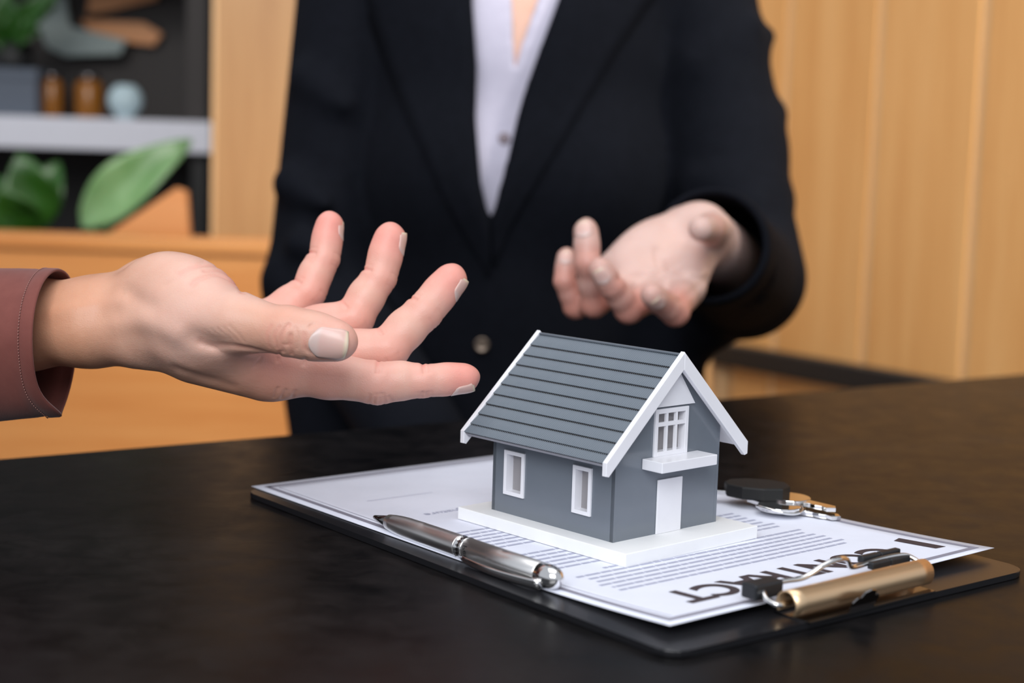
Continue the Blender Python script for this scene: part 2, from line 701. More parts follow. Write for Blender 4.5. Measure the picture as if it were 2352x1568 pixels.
    me.loops.foreach_set('vertex_index', Fq.astype(np.int32).ravel())
    me.polygons.add(len(Fq))
    me.polygons.foreach_set('loop_start', np.arange(0, len(Fq) * 4, 4, dtype=np.int32))
    me.polygons.foreach_set('use_smooth', np.ones(len(Fq), bool))
    me.update(calc_edges=True)
    return me, V


def join_meshes(name, parts):
    V, Fs, off = [], [], 0
    for me in parts:
        v = np.zeros(len(me.vertices) * 3, np.float32)
        me.vertices.foreach_get('co', v)
        l = np.zeros(len(me.loops), np.int32)
        me.loops.foreach_get('vertex_index', l)
        V.append(v.reshape(-1, 3))
        Fs.append(l.reshape(-1, 4) + off)
        off += len(me.vertices)
    V, Fq = np.concatenate(V), np.concatenate(Fs)
    me = bpy.data.meshes.new(name)
    me.vertices.add(len(V))
    me.vertices.foreach_set('co', V.ravel())
    me.loops.add(len(Fq) * 4)
    me.loops.foreach_set('vertex_index', Fq.astype(np.int32).ravel())
    me.polygons.add(len(Fq))
    me.polygons.foreach_set('loop_start', np.arange(0, len(Fq) * 4, 4, dtype=np.int32))
    me.polygons.foreach_set('use_smooth', np.ones(len(Fq), bool))
    me.update(calc_edges=True)
    return me, V


def attr(me, name, val):
    a = me.attributes.new(name, 'FLOAT', 'POINT')
    a.data.foreach_set('value', np.asarray(val, np.float32))


def arc(J, t, m, r, spread=70, n=9, tilt=0.0):
    """points of an arc over the side m of a limb with axis t at J"""
    t = unit(t)
    m = unit(m - t * (m @ t))
    s = np.cross(t, m)
    return [J + r * (m * math.cos(a) + s * math.sin(a)) + t * tilt * math.sin(a)
            for a in np.radians(np.linspace(-spread, spread, n))]


def nail(parent, base, tip, n, r, length, width, start, body, lift=0.0):
    """curved plate lying on the dorsal side n of a finger end"""
    t = unit(tip - base)
    n = unit(n - t * (n @ t))
    s = np.cross(t, n)
    nu, nv = 15, 19
    U = np.linspace(-1, 1, nu)[:, None] * np.ones((1, nv))
    W = np.ones((nu, 1)) * np.linspace(0, 1, nv)[None]
    shrink = 1 - 0.30 * np.maximum(0, 1 - W / 0.25) ** 2 - 0.16 * np.maximum(0, (W - 0.75) / 0.25) ** 2
    lat = U * width / 2 * shrink
    along = start + length * (W - 0.10 * U * U * np.where(W > 0.5, 1, -1) * np.abs(W - 0.5) * 2)
    P = tip + along[..., None] * t + lat[..., None] * s
    # skin height under every point of the plate, smoothed to a gently curved shell
    Q = (P + n * 0.02).reshape(-1, 3)
    for _ in range(36):
        d = body(Q, 0.05)
        Q = Q - n * np.clip(d, -0.002, 0.01)[:, None] * 0.85
    hgt = (Q - P.reshape(-1, 3)) @ n
    u_, w_ = U.ravel(), W.ravel()
    basis = np.stack([np.ones_like(u_), u_, u_ ** 2, u_ ** 4, w_, w_ * w_, u_ * w_, u_ * u_ * w_], 1)
    ok = (np.abs(u_) < 0.9) & (w_ < 0.82) & (hgt > -r)
    co = np.linalg.lstsq(basis[ok], hgt[ok], rcond=None)[0]
    want = (basis @ co).reshape(U.shape)
    P = P + (want + lift - 0.0009 * np.maximum(0, W - 0.55) ** 2 / 0.2)[..., None] * n
    me = grid_mesh('nail', P, 0.0006)
    va = np.concatenate([W.ravel(), W.ravel()])
    ua = np.concatenate([U.ravel(), U.ravel()])
    attr(me, 'along', va + 0.05 * ua * ua * (va - 0.55) * -2)
    return put('nail', me, M['nail'], parent, True)


# ------------------------------------------------------------------ the setting
FLOOR = -0.75
M['floor'] = simple('dark_floor', srgb(70, 60, 52), 0.5)
tag(box('floor', (-3.2, -1.5, FLOOR - 0.05), (2.6, 4.2, FLOOR), M['floor']), kind='structure')


def plank_wall(name, O, d, inward, length, z0, z1, w, first=0.0, mat='wood'):
    """wall of upright planks along d from O; each plank a child of its backing"""
    d, inward = unit(d), unit(inward)
    fr = (np.asarray(O, float), d, inward, np.array([0, 0, 1.]))
    back = box(name, (0, -0.04, z0), (length, -0.003, z1), M['joint'], None, fr)
    tag(back, kind='structure')
    x = first
    k = 0
    while x < length:
        a, b = max(0, x) + 0.006, min(length, x + w) - 0.006
        if b - a > 0.01:
            box('plank', (a, -0.0029, z0), (b, 0.0, z1), M[mat], back, fr, 0.0015)
        x += w
        k += 1
    return back


BOARD_TOP = 0.62                 # oak boards end here; unseen dark wall above added to dim table reflections
M['added_upper_wall'] = simple('added_dark_wall', srgb(46, 44, 44), 0.8)
WR0 = np.array([0.31, 2.4, 0])
WRD = np.array([0.57, -0.82, 0]) / np.hypot(0.57, 0.82)
plank_wall('wall_right', WR0 + WRD * 0.02, WRD, (WRD[1], -WRD[0], 0),
           1.75, FLOOR, BOARD_TOP, 0.174, 0.131 - 0.174 - 0.02)
box('added_upper_wall', (0, -0.04, BOARD_TOP + 0.0005), (1.75, -0.002, 1.9), M['added_upper_wall'], bpy.data.objects['wall_right'],
    (WR0 + WRD * 0.02, WRD, np.array([WRD[1], -WRD[0], 0]), np.array([0, 0, 1.])))
bx0 = on_y(486, 300, 2.36)[0]
plank_wall('wall_back', (bx0, 2.36, 0), (1, 0, 0), (0, -1, 0), 0.36 - bx0, FLOOR, BOARD_TOP, 0.26, 0.0, 'wood_back')
box('added_upper_wall', (bx0, 2.362, BOARD_TOP + 0.0005), (0.36, 2.40, 1.9), M['added_upper_wall'], bpy.data.objects['wall_back'])
# low partition on the left, and its oak cap
zt = on_y(300, 545, 2.12)[2]
part_ = box('wall_left', (-1.9, 2.12, FLOOR), (-0.14, 2.20, zt - 0.02), M['wood_h'], None, None, 0.002)
tag(part_, kind='structure')
box('cap_board', (-1.9, 2.115, zt - 0.0195), (-0.14, 2.205, zt), M['wood_h'], part_, None, 0.002)
tag(box('wall_far', (-3.2, 3.75, FLOOR), (2.6, 3.85, 1.9), simple('dark_wall', srgb(52, 42, 36), 0.8)), kind='structure')
# black rail along the right wall
r0, r1 = WR0 + WRD * -0.0, WR0 + WRD * 1.4
zr = -0.112
rail = box('trim_1', (0.03, 0.004, zr - 0.017), (1.6, 0.03, zr + 0.017), M['black'], None,
           (WR0, WRD, np.array([WRD[1], -WRD[0], 0]), np.array([0, 0, 1.])), 0.003)
tag(rail, kind='structure')

# ------------------------------------------------------------------ table
e0 = np.array([-0.282, 0.8535, 0])
e1 = np.array([0.4495, 1.361, 0])
TD = unit(e1 - e0)
TN = np.array([-TD[1], TD[0], 0])
tfr = (e0, TD, TN, np.array([0, 0, 1.]))
table = empty('table', tuple(e0 + TD * 0.3 - TN * 0.4 + np.array([0, 0, FLOOR])))
tag(table, 'dark stone-look tabletop under the clipboard, filling the foreground', 'table')
box('tabletop', (-0.75, -0.92, -0.035), (1.0, 0.0, 0.0), M['table'], table, tfr, 0.003)
for a in (-0.6, 0.85):
    for b in (-0.8, -0.12):
        box('leg', (a - 0.03, b - 0.03, FLOOR), (a + 0.03, b + 0.03, -0.0352), M['black'], table, tfr, 0.002)

# ------------------------------------------------------------------ clipboard
BL, BN, BR = on_z(557, 1125, 0.0028), on_z(1545, 1503, 0.0028), on_z(2340, 1300, 0.0028)
EY = unit(BL - BN)
EX = np.array([EY[1], -EY[0], 0])
UP = np.array([0, 0, 1.])
bl_, bw_ = np.linalg.norm(BL - BN), (BR - BN) @ EX
PO = np.array([0.05923613, 0.56481949, 0.0])      # paper frame, q runs away from the clip
PX = np.array([0.76832818, 0.6400561, 0.0])
PY = np.array([-0.6400561, 0.76832818, 0.0])


def pq(p, q, z=0.0):
    return PO + PX * (p / 1000) + PY * (q / 1000) + UP * z


clipboard = empty('clipboard', tuple(pq(90, 130)))
tag(clipboard, 'black clipboard with a metal clip lying on the dark table', 'clipboard')
pts = []
rc = 0.011
O2 = BN * np.array([1, 1, 0])
for cx, cy, a0 in ((rc, rc, 180), (bw_ - rc, rc, 270), (bw_ - rc, bl_ - rc, 0), (rc, bl_ - rc, 90)):
    for a in np.radians(np.linspace(a0, a0 + 90, 7)):
        pts.append(O2 + EX * (cx + rc * math.cos(a)) + EY * (cy + rc * math.sin(a)) + UP * 0.0003)
prism('board', pts, UP, 0.0026, M['board'], clipboard, 0.0004)

# clip: a rolled channel of sheet metal, sprung wire lever with rubber ends, hanging tab
CP0, CP1, CQ = 47, 134, -19.0
prof = []
for a in np.radians(np.linspace(-60, 215, 22)):
    prof.append((CQ - 5.2 * math.cos(a) * 1.0, 0.0088 + 0.0056 * math.sin(a)))
prof = prof[1:]
P = [[pq(p, q, z) for q, z in prof] for p in np.linspace(CP0, CP1, 14)]
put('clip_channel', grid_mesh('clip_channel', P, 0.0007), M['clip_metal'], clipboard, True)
box('clip_plate', (CP0 + 4, CQ - 9, 0), (CP1 - 4, CQ + 9, 0.6), M['dark_metal'], clipboard,
    (pq(0, 0, 0.003), PX / 1000, PY / 1000, UP / 1000))
wire = [(CP0 - 3, CQ + 1, 9), (CP0 - 4, CQ + 6, 10), (CP0 - 2, -9, 12), (CP0 + 4, -5.5, 12.6), (CP0 + 14, -6, 13), (CP0 + 23, -8, 13.5),
        (CP0 + 30, -11.5, 18), (CP0 + 37, -13.0, 20.0), (CP0 + 45, -11.5, 18.5), (CP0 + 51, -9, 14.0), (CP0 + 58, -8, 13.2), (CP0 + 70, -7.5, 13.8), (CP0 + 82, -8, 14),
        (CP1 + 1, -10, 13.5), (CP1 + 3, CQ + 4, 11), (CP1 + 1, CQ + 1, 9)]
wire = [pq(CP0 - 1.0 + 8, CQ + 1.0, 0.009)] + [pq(a, b, c / 1000) for a, b, c in wire] + [pq(CP1 - 8, CQ + 1.0, 0.009)]
tube('lever_wire', spline(wire, 6), 0.0011, M['chrome'], clipboard, 10)


def rubber(p0, p1, q, z, r, tilt=0):
    bm = bmesh.new()
    n_ = 7
    a, b = pq(p0, q, z), pq(p1, q + tilt, z + 0.0006)
    for k in range(2):
        pass
    prof_r = [0.75, 1.0, 1.0, 0.72, 1.0, 1.0, 0.8]
    ptsr = [a + (b - a) * t for t in np.linspace(0, 1, n_)]
    bm_tube(bm, ptsr, [r * k for k in prof_r], 8)
    return from_bm('rubber_sleeve', bm, M['rubber'], clipboard)


box('rubber_sleeve', (CP0 - 6.5, -9.5, 0), (CP0 + 9.5, -1.5, 6.2), M['rubber'], clipboard,
    (pq(0, 0, 0.0088), PX / 1000, PY / 1000, UP / 1000), 0.0009)
for q_ in (-6.0, -11.2):
    bm = bmesh.new()
    for a_, b_ in ((CP1 - 24, CP1 - 12), (CP1 - 11.5, CP1 + 1.5)):
        bm_box(bm, (a_, q_, 0), (b_, q_ + 3.2, 3.0), (pq(0, 0, 0.0128 - (0.0 if q_ > -9 else 0.0016)), PX / 1000, PY / 1000, UP / 1000), 0.0006)
    from_bm('rubber_sleeve', bm, M['rubber'], clipboard)
tabp = [(-8, 0), (8, 0), (8.5, 4), (6.5, 6.2), (4.5, 6.0), (3.5, 8.4), (0, 9.3), (-3.5, 8.4), (-4.5, 6.0), (-6.5, 6.2), (-8.5, 4)]
tc = (CP0 + CP1) / 2 - 7
td = unit(-PY * 0.55 + UP)
prism('hanging_tab', [pq(tc + a * 0.95, CQ - 7.6, 0.0034) + td * b * 0.00105 for a, b in tabp], -unit(np.cross(PX, td)), 0.0007, M['dark_metal'], clipboard)

# ------------------------------------------------------------------ contract sheet


def paper_z(p, q):
    t = max(0.0, (95 - q) / 105)
    return 0.0034 + 0.0036 * t * t + 0.0006 * max(0, (p - 150) / 60) * min(1, t * 2)


P0, P1, Q0, Q1 = -4.5, 202.0, -8.0, 292.0
paper = empty('contract_sheet', tuple(pq(100, 140, 0.003)))
tag(paper, 'white printed contract sheet with grey border held under the clip', 'paper')


def on_paper(p, q, dz=0.0):
    return pq(p, q, paper_z(p, q) + dz)


qs = list(np.linspace(Q0, 100, 30)) + list(np.linspace(110, Q1, 12))
P = [[on_paper(p, q) for q in qs] for p in np.linspace(P0, P1, 16)]
put('sheet', grid_mesh('sheet', P, 0.00018), M['paper'], paper, True)


def print_strip(name, a, b, w, mat, dz=0.00010, n=40):
    """flat printed bar from a to b (p, q), w mm wide"""
    a, b = np.array(a, float), np.array(b, float)
    t = (b - a) / np.linalg.norm(b - a)
    s = np.array([-t[1], t[0]]) * w / 2
    vs, fs = [], []
    for i in range(n + 1):
        c = a + (b - a) * i / n
        for e in (c - s, c + s):
            vs.append(tuple(on_paper(e[0], e[1], dz)))
    for i in range(n):
        fs.append((2 * i, 2 * i + 2, 2 * i + 3, 2 * i + 1))
    return vs, fs


def print_obj(name, strips, mat):
    vs, fs = [], []
    for v, f in strips:
        o = len(vs)
        vs += v
        fs += [tuple(k + o for k in q) for q in f]
    me = bpy.data.meshes.new(name)
    me.from_pydata(vs, [], fs)
    me.update()
    return put(name, me, mat, paper)


ins, bwid = 6.2, 3.2
a, b, c_, d_ = P0 + ins, P1 - ins, Q0 + ins, Q1 - ins
print_obj('border', [print_strip('', (a, c_ - bwid / 2), (a, d_ + bwid / 2), bwid, None), print_strip('', (b, c_ - bwid / 2), (b, d_ + bwid / 2), bwid, None),
                     print_strip('', (a, c_), (b, c_), bwid, None), print_strip('', (a, d_), (b, d_), bwid, None)], M['ink_grey'])
print_obj('border_line', [print_strip('', (a + 4, c_ + 3), (a + 4, d_ - 4), 0.5, None), print_strip('', (a + 4, d_ - 4), (b - 4, d_ - 4), 0.5, None)], M['ink_grey'])


def text_mesh(body, size, bold=0.0):
    cu = bpy.data.curves.new('lettering', 'FONT')
    cu.body = body
    cu.size = size
    cu.offset = bold
    cu.fill_mode = 'FRONT'
    cu.resolution_u = 6
    o = bpy.data.objects.new('lettering_tmp', cu)
    C.objects.link(o)
    dg = bpy.context.evaluated_depsgraph_get()
    dg.update()
    me = bpy.data.meshes.new_from_object(o.evaluated_get(dg))
    C.objects.unlink(o)
    bpy.data.objects.remove(o)
    return me


def paper_text(name, body, p_right, p_left, q_base, cap, mat, bold=0.0):
    """lettering that reads from p_right towards p_left with its top towards the clip"""
    me = text_mesh(body, 1.0, bold)
    xs = [v.co.x for v in me.vertices]
    ys = [v.co.y for v in me.vertices]
    x0, x1, y1 = min(xs), max(xs), max(ys)
    for v in me.vertices:
        p = p_right - (v.co.x - x0) / (x1 - x0) * (p_right - p_left)
        q = q_base - v.co.y / y1 * cap
        v.co = on_paper(p, q, 0.00016)
    return put(name, me, mat, paper)


paper_text('title_lettering', 'CONTRACT', 164, 26, 28, 18.5, M['ink_dark'], 0.03)
paper_text('word_lettering', 'Signature', 62, 33, 195, 4.6, M['ink_text'])
print_obj('signature_line', [print_strip('', (26, 232), (66, 231.5), 0.5, None)], M['ink_text'])
prism('corner_mark', [on_paper(181, 31, 0.0001), on_paper(187.5, 33, 0.0001), on_paper(188.4, 8.2, 0.0001), on_paper(181.8, 8.8, 0.0001)], UP, 0.00006, M['ink_dark'], paper)
rnd = random.Random(3)
q = 43.0
row = 0
while q < 158:
    if row in (7, 14):
        q += 5.5
    p = 166 - rnd.uniform(0, 4) - (4 if row in (0,) else 0)
    end = 16 + (rnd.uniform(20, 60) if row in (6, 13) else rnd.uniform(0, 5))
    strips = []
    while p > end:
        w = rnd.uniform(3.5, 10)
        e = max(end, p - w)
        strips.append(print_strip('', (p, q), (e, q), 1.9, None, 0.0001, 4))
        p = e - 0.8
    print_obj('text_line', strips, M['ink_text'])
    q += 5.1
    row += 1

# ------------------------------------------------------------------ pen
pt, pe = on_z(858, 1186, 0.0075), on_z(1288, 1333, 0.0087)
pa = unit(pe - pt)
plen = np.linalg.norm(pe - pt)
pen = empty('pen', tuple((pt + pe) / 2))
tag(pen, 'brushed steel ballpoint pen with black tip lying along the sheet', 'pen')
R_ = 0.0049
lathe('tip_cone', [(0, 0.0004), (0.001, 0.0009), (0.0125, 0.0029), (0.0127, 0.0026)], pt, pa, M['dark_metal'], pen)
mid = plen * 0.535
lathe('lower_barrel', [(0.0128, 0.0031), (0.013, 0.0035), (0.0175, 0.0041), (0.022, 0.0045), (0.028, 0.00478), (0.034, R_ - 0.0001), (0.04, R_), (mid - 0.0041, R_), (mid - 0.004, R_), (mid - 0.0038, R_ - 0.0003)], pt, pa, M['steel'], pen, 40)
lathe('centre_band', [(mid - 0.0037, R_ - 0.0002), (mid - 0.0034, R_ + 0.00015), (mid - 0.0028, R_ + 0.00015), (mid - 0.0026, R_ - 0.0002), (mid + 0.0008, R_ - 0.0002),
                      (mid + 0.001, R_ + 0.00015), (mid + 0.0016, R_ + 0.00015), (mid + 0.0018, R_ - 0.0003)], pt, pa, M['chrome'], pen, 40)
pu = unit(np.cross(pa, UP))       # towards the camera
pv = np.cross(pu, pa)
if pv[2] < 0:
    pv = -pv
bm = bmesh.new()
for k in range(16):               # engraved lozenges of the band
    a0 = 2 * math.pi * k / 16
    q_ = []
    for da, dl in ((-0.17, 0), (0, 0.0014), (0.17, 0), (0, -0.0014)):
        a = a0 + da
        q_.append(bm.verts.new(pt + pa * (mid - 0.0009 + dl) + (pu * math.cos(a) + pv * math.sin(a)) * (R_ - 0.00005)))
    bm.faces.new(q_)
from_bm('band_pattern', bm, M['dark_metal'], pen)
lathe('upper_barrel', [(mid + 0.0019, R_ - 0.0003), (mid + 0.002, R_), (plen - 0.0125, R_), (plen - 0.0122, R_ - 0.0003)], pt, pa, M['steel'], pen, 40)
lathe('cap_dome', [(plen - 0.0121, R_ - 0.0003), (plen - 0.0119, R_ + 0.0001), (plen - 0.0065, R_ + 0.0001), (plen - 0.004, R_ * 0.93), (plen - 0.002, R_ * 0.74), (plen - 0.0006, R_ * 0.42), (plen, 0.0004)],
      pt, pa, M['chrome'], pen, 40)
# clip on the side that faces the camera and down
cd = unit(pu * 0.86 - pv * 0.42 if (pu @ np.array([0, -1, 0])) > 0 else -pu * 0.86 - pv * 0.42)
cs = np.cross(pa, cd)
P = []
L0, L1 = mid + 0.0045, plen - 0.0075
for i in range(24):
    t = i / 23
    x = L0 + (L1 - L0) * t
    wd = 0.0021 * (1 - 0.25 * (1 - t) ** 2) * (1 if t > 0.02 else 0.7)
    hh = R_ + 0.0006 + 0.0021 * math.sin(math.pi * min(1, t * 1.0)) ** 0.7 * (1 - 0.35 * t)
    P.append([pt + pa * x + cs * (wd * u) + cd * (hh + 0.0007 * (1 - u * u)) for u in np.linspace(-1, 1, 9)])
put('pocket_clip', grid_mesh('pocket_clip', P, 0.0008), M['chrome'], pen, True)
lathe('clip_root', [(0, 0.0012), (0.0006, 0.0019), (0.0042, 0.0021), (0.005, 0.0012)], pt + pa * (plen - 0.0118) + cd * (R_ + 0.0004), pa, M['chrome'], pen, 20)
me = text_mesh('Per', 0.0042)
for v in me.vertices:
    # wrapped round the barrel, reading down towards the clip
    ang = 0.62 - v.co.x / R_
    side = pu if (pu @ np.array([0, -1, 0])) > 0 else -pu
    v.co = pt + pa * (mid + 0.0030 + 0.0030 - v.co.y) + (side * math.cos(ang) + pv * math.sin(ang)) * (R_ + 0.00006)
put('lettering', me, M['black'], pen)

# ------------------------------------------------------------------ model house
HY = 0.8242
HA = np.array([math.cos(HY), -math.sin(HY), 0])
HB = np.array([math.sin(HY), math.cos(HY), 0])
HZ0, HZ = 0.0036, 0.0095
LW, WW = 0.0791, 0.0692
HO = np.array([0.0466, 0.6662, HZ])
hfr = (HO, HA, HB, UP)


def hp(u, v, z):
    return HO + HA * u + HB * v + UP * z


house = empty('model_house', tuple(HO + HA * -0.04 + HB * 0.035 - UP * (HZ - HZ0)))
tag(house, 'grey model house with corrugated roof and white trim on a white base', 'model house')
box('base_plate', (-LW - 0.0131, -0.0097, -(HZ - HZ0)), (0.0169, WW + 0.0098, 0), M['base_white'], house, hfr, 0.0003)
EV, ZE, ZR, UG, UB = 0.0117, 0.046 - HZ, 0.0898 - HZ, 0.0066, 0.0095
slope = (ZR - ZE) / (WW / 2 + EV)
WT = 0.002
TH = 0.0016                      # roof slab


def roof_z(v):
    return ZR - slope * abs(v - WW / 2)


walltop = roof_z(0) - TH * 1.9


def wall_with_holes(name, x0, x1, z0, z1, holes, fr, t):
    """upright panel in fr (x along, y depth) with rectangular openings, top flat"""
    xs = sorted({x0, x1, *[h[0] for h in holes], *[h[1] for h in holes]})
    zs = sorted({z0, z1, *[h[2] for h in holes], *[h[3] for h in holes]})
    bm = bmesh.new()
    O, ex, ey, ez = fr
    grid = {}

    def V(i, j, k):
        if (i, j, k) not in grid:
            grid[i, j, k] = bm.verts.new(O + ex * xs[i] + ez * zs[j] + ey * (t if k else 0))
        return grid[i, j, k]

    def solid(i, j):
        if not (0 <= i < len(xs) - 1 and 0 <= j < len(zs) - 1):
            return False
        cx, cz = (xs[i] + xs[i + 1]) / 2, (zs[j] + zs[j + 1]) / 2
        return not any(h[0] < cx < h[1] and h[2] < cz < h[3] for h in holes)
    for i in range(len(xs) - 1):
        for j in range(len(zs) - 1):
            if not solid(i, j):
                continue
            for k in (0, 1):
                bm.faces.new([V(i, j, k), V(i + 1, j, k), V(i + 1, j + 1, k), V(i, j + 1, k)])
            for di, dj, e in ((-1, 0, ((i, j), (i, j + 1))), (1, 0, ((i + 1, j), (i + 1, j + 1))), (0, -1, ((i, j), (i + 1, j))), (0, 1, ((i, j + 1), (i + 1, j + 1)))):
                if not solid(i + di, j + dj):
                    bm.faces.new([V(*e[0], 0), V(*e[1], 0), V(*e[1], 1), V(*e[0], 1)])
    return bm


SW = [(-0.0706, -0.0570, 0.0092, 0.0301), (-0.0253, -0.0137, 0.0090, 0.0306)]
sfr = (HO, HA, HB, UP)
from_bm('side_wall', wall_with_holes('', -LW, 0, 0, walltop, [(a + 0.0014, b - 0.0014, c + 0.0014, d - 0.0014) for a, b, c, d in SW], sfr, WT), M['house_grey'], house)
from_bm('side_wall', wall_with_holes('', -LW, 0, 0, walltop, [(a + 0.0014, b - 0.0014, c + 0.0014, d - 0.0014) for a, b, c, d in SW], (HO + HB * (WW - WT), HA, HB, UP), WT), M['house_grey'], house)
FW = (0.0234, 0.0456, 0.0354, 0.0567)
FD = (0.0271, 0.0434, 0.0, 0.0247)


def gable(name, u, holes, fr_sign):
    bm = wall_with_holes('', WT, WW - WT, 0, walltop + 0.0001, holes, (hp(u, 0, 0), HB, -HA * fr_sign, UP), WT)
    return bm


# front gable: lower rectangle, then the pointed top as strips around the window
ffr = (hp(0, 0, 0), HB, -HA, UP)
hole = (FW[0] + 0.0016, FW[1] - 0.0016, FW[2] + 0.0016, FW[3] - 0.0016)


def gable_mesh(u, holes):
    """pentagon gable at u with openings: columns cut at the hole edges"""
    bm = bmesh.new()
    cuts = sorted({0.0, WW, WW / 2, *[h[0] for h in holes], *[h[1] for h in holes]})
    top = lambda v: roof_z(v) - TH * 1.45
    for a, b in zip(cuts, cuts[1:]):
        m_ = (a + b) / 2
        hs = [h for h in holes if h[0] < m_ < h[1]]
        spans = []
        lo = (lambda v: 0.0)
        for h in hs:
            spans.append((lo, (lambda v, z=h[2]: z)))
            lo = (lambda v, z=h[3]: z)
        spans.append((lo, top))
        for f0, f1 in spans:
            bm_prism(bm, [hp(u, a, f0(a)), hp(u, b, f0(b)), hp(u, b, f1(b)), hp(u, a, f1(a))], -HA, WT)
    bmesh.ops.remove_doubles(bm, verts=bm.verts, dist=1e-6)
    # drop the inner faces left between columns
    seen = {}
    for f in list(bm.faces):
        key = tuple(round(x, 6) for x in f.calc_center_median())
        seen.setdefault(key, []).append(f)
    dead = [f for fs in seen.values() if len(fs) > 1 for f in fs]
    bmesh.ops.delete(bm, geom=dead, context='FACES_ONLY')
    return bm


from_bm('gable_wall', gable_mesh(-0.00005, [hole]), M['house_grey'], house)
from_bm('gable_wall', gable_mesh(-LW + WT + 0.00005, []), M['house_grey'], house)
box('interior_floor', (-LW + WT, WT, 0.0), (-WT, WW - WT, 0.0006), M['house_inside'], house, hfr)


def window(parent_name, fr, x0, x1, z0, z1, bars_x=(), bars_z=(), fw=0.0021, proud=0.001, deep=0.0026, gx=None):
    """white frame with jambs and a recessed pane; fr: x along wall, y into the house"""
    bm = bmesh.new()
    for lo, hi in (((x0, -proud, z0), (x0 + fw, deep, z1)), ((x1 - fw, -proud, z0), (x1, deep, z1)),
                   ((x0 + fw, -proud, z0), (x1 - fw, deep, z0 + fw)), ((x0 + fw, -proud, z1 - fw), (x1 - fw, deep, z1))):
        bm_box(bm, lo, hi, fr, 0.00015)
    w = from_bm('window_frame', bm, M['house_white'], house)
    for a, b in bars_x:
        box('glazing_bar', (a, -proud * 0.8, z0 + fw), (b, 0.0004, z1 - fw), M['house_white'], w, fr)
    for a, b in bars_z:
        box('glazing_bar', (x0 + fw, -proud * 0.9, a), (x1 - fw, 0.0003, b), M['house_white'], w, fr)
    box('pane', (x0 + fw * 0.9, deep - 0.0010, z0 + fw * 0.9), (x1 - fw * 0.9, deep - 0.0006, z1 - fw * 0.9), M['pane'], w, fr)
    return w


for a, b, c, d in SW:
    window('', hfr, a, b, c, d, fw=0.0018, deep=0.0045)
    window('', (hp(0, WW, 0), HA, -HB, UP), a, b, c, d, fw=0.0018, deep=0.0045)
window('', ffr, *FW, bars_x=((0.0306, 0.0320), (0.0369, 0.0383)), bars_z=((0.0489, 0.0507),), fw=0.0021, deep=0.004)
box('door', (FD[0], -0.0009, FD[2] + 0.00005), (FD[1], -0.00005, FD[3]), M['house_white'], house, ffr, 0.0002)
box('balcony_slab', (0.0166, -0.0121, 0.0307), (0.0535, -0.0001, 0.0354), M['house_white'], house, ffr, 0.0003)
tz = lambda v: roof_z(v) - TH * 1.6
prism('gable_panel', [hp(0.0001, 0.0200, 0.0577), hp(0.0001, WW - 0.0200, 0.0577), hp(0.0001, WW / 2 + 0.0008, tz(WW / 2) - 0.0016), hp(0.0001, WW / 2 - 0.0008, tz(WW / 2) - 0.0016)], HA, 0.0012, M['house_white'], house)

# roof: slab on either side, ten overlapping corrugated rows, bargeboards, ridge
U0, U1 = -LW - UB, UG
NROW = 10
for sgn in (-1, 1):
    ev = -EV if sgn < 0 else WW + EV
    rv = WW / 2
    A0, A1 = hp(U0, ev, ZE), hp(U0, rv, ZR)
    sd = unit(A1 - A0)
    sl = np.linalg.norm(A1 - A0)
    nrm = np.cross(HA, sd)
    nrm = nrm if nrm[2] > 0 else -nrm
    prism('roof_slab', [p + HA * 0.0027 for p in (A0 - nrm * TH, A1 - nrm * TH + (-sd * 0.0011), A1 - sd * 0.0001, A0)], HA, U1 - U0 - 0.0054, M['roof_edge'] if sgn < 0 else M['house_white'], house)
    pitch_ = sl / NROW
    me = None
    nw = 78
    xs = np.linspace(0.0027, U1 - U0 - 0.0027, nw * 6 + 1)
    wav = np.cos(np.arange(nw * 6 + 1) / 6 * 2 * math.pi)
    wav = np.sign(wav) * np.abs(wav) ** 0.7
    base = [[(sd * (-0.0012) + HA * x + nrm * (0.00125 + 0.00024 * w)), (sd * (pitch_ * 0.5) + HA * x + nrm * (0.00062 + 0.00017 * w)), (sd * (pitch_ - 0.00005) + HA * x + nrm * (0.00032 + 0.0002 * w))] for x, w in zip(xs, wav)]
    base = np.array(base)
    if np.cross(base[1, 0] - base[0, 0], base[0, 1] - base[0, 0]) @ nrm < 0:
        base = base[::-1]
    me = grid_mesh('tile_row', base, 0.0003)
    me.materials.append(M['roof'])
    seam = bpy.data.meshes.new('seam')
    for r in range(NROW):
        o = bpy.data.objects.new('tile_row', me)
        C.objects.link(o)
        o.parent = house
        o.matrix_parent_inverse = Matrix.Translation(house.location).inverted()
        o.location = Vector(A0 + sd * (pitch_ * r + 0.0012 * (r == 0)))
        if r:
            bm = bmesh.new()
            bm_box(bm, (0.0027, 0, 0), (U1 - U0 - 0.0027, 0.0012, 0.0006), (A0 + sd * (pitch_ * r - 0.0016), HA, sd, nrm))
            from_bm('dark_seam', bm, M['roof_gap'], house)
for u0, u1, off in ((UG - 0.0026, UG, 0), (U0, U0 + 0.0026, 0)):
    for sgn in (-1, 1):
        g = lambda v: (v if sgn < 0 else WW - v)
        top = 0.0021
        wd = 0.0058
        e = -EV - 0.0010
        n0 = [(WW / 2, ZR + top), (e, roof_z(e) + top), (e, roof_z(e) + top - wd * 1.0), (e + 0.0018, roof_z(e + 0.0018) + top - wd * 1.38), (WW / 2, ZR + top - wd * 1.38)]
        prism('bargeboard', [hp(u0, g(v), z) for v, z in n0], HA, u1 - u0, M['house_white'], house, 0.0003)
box('ridge_strip', (U0 + 0.0027, WW / 2 - 0.0010, ZR + 0.0002), (U1 - 0.0027, WW / 2 + 0.0010, ZR + 0.0012), M['roof'], house, hfr, 0.0003)

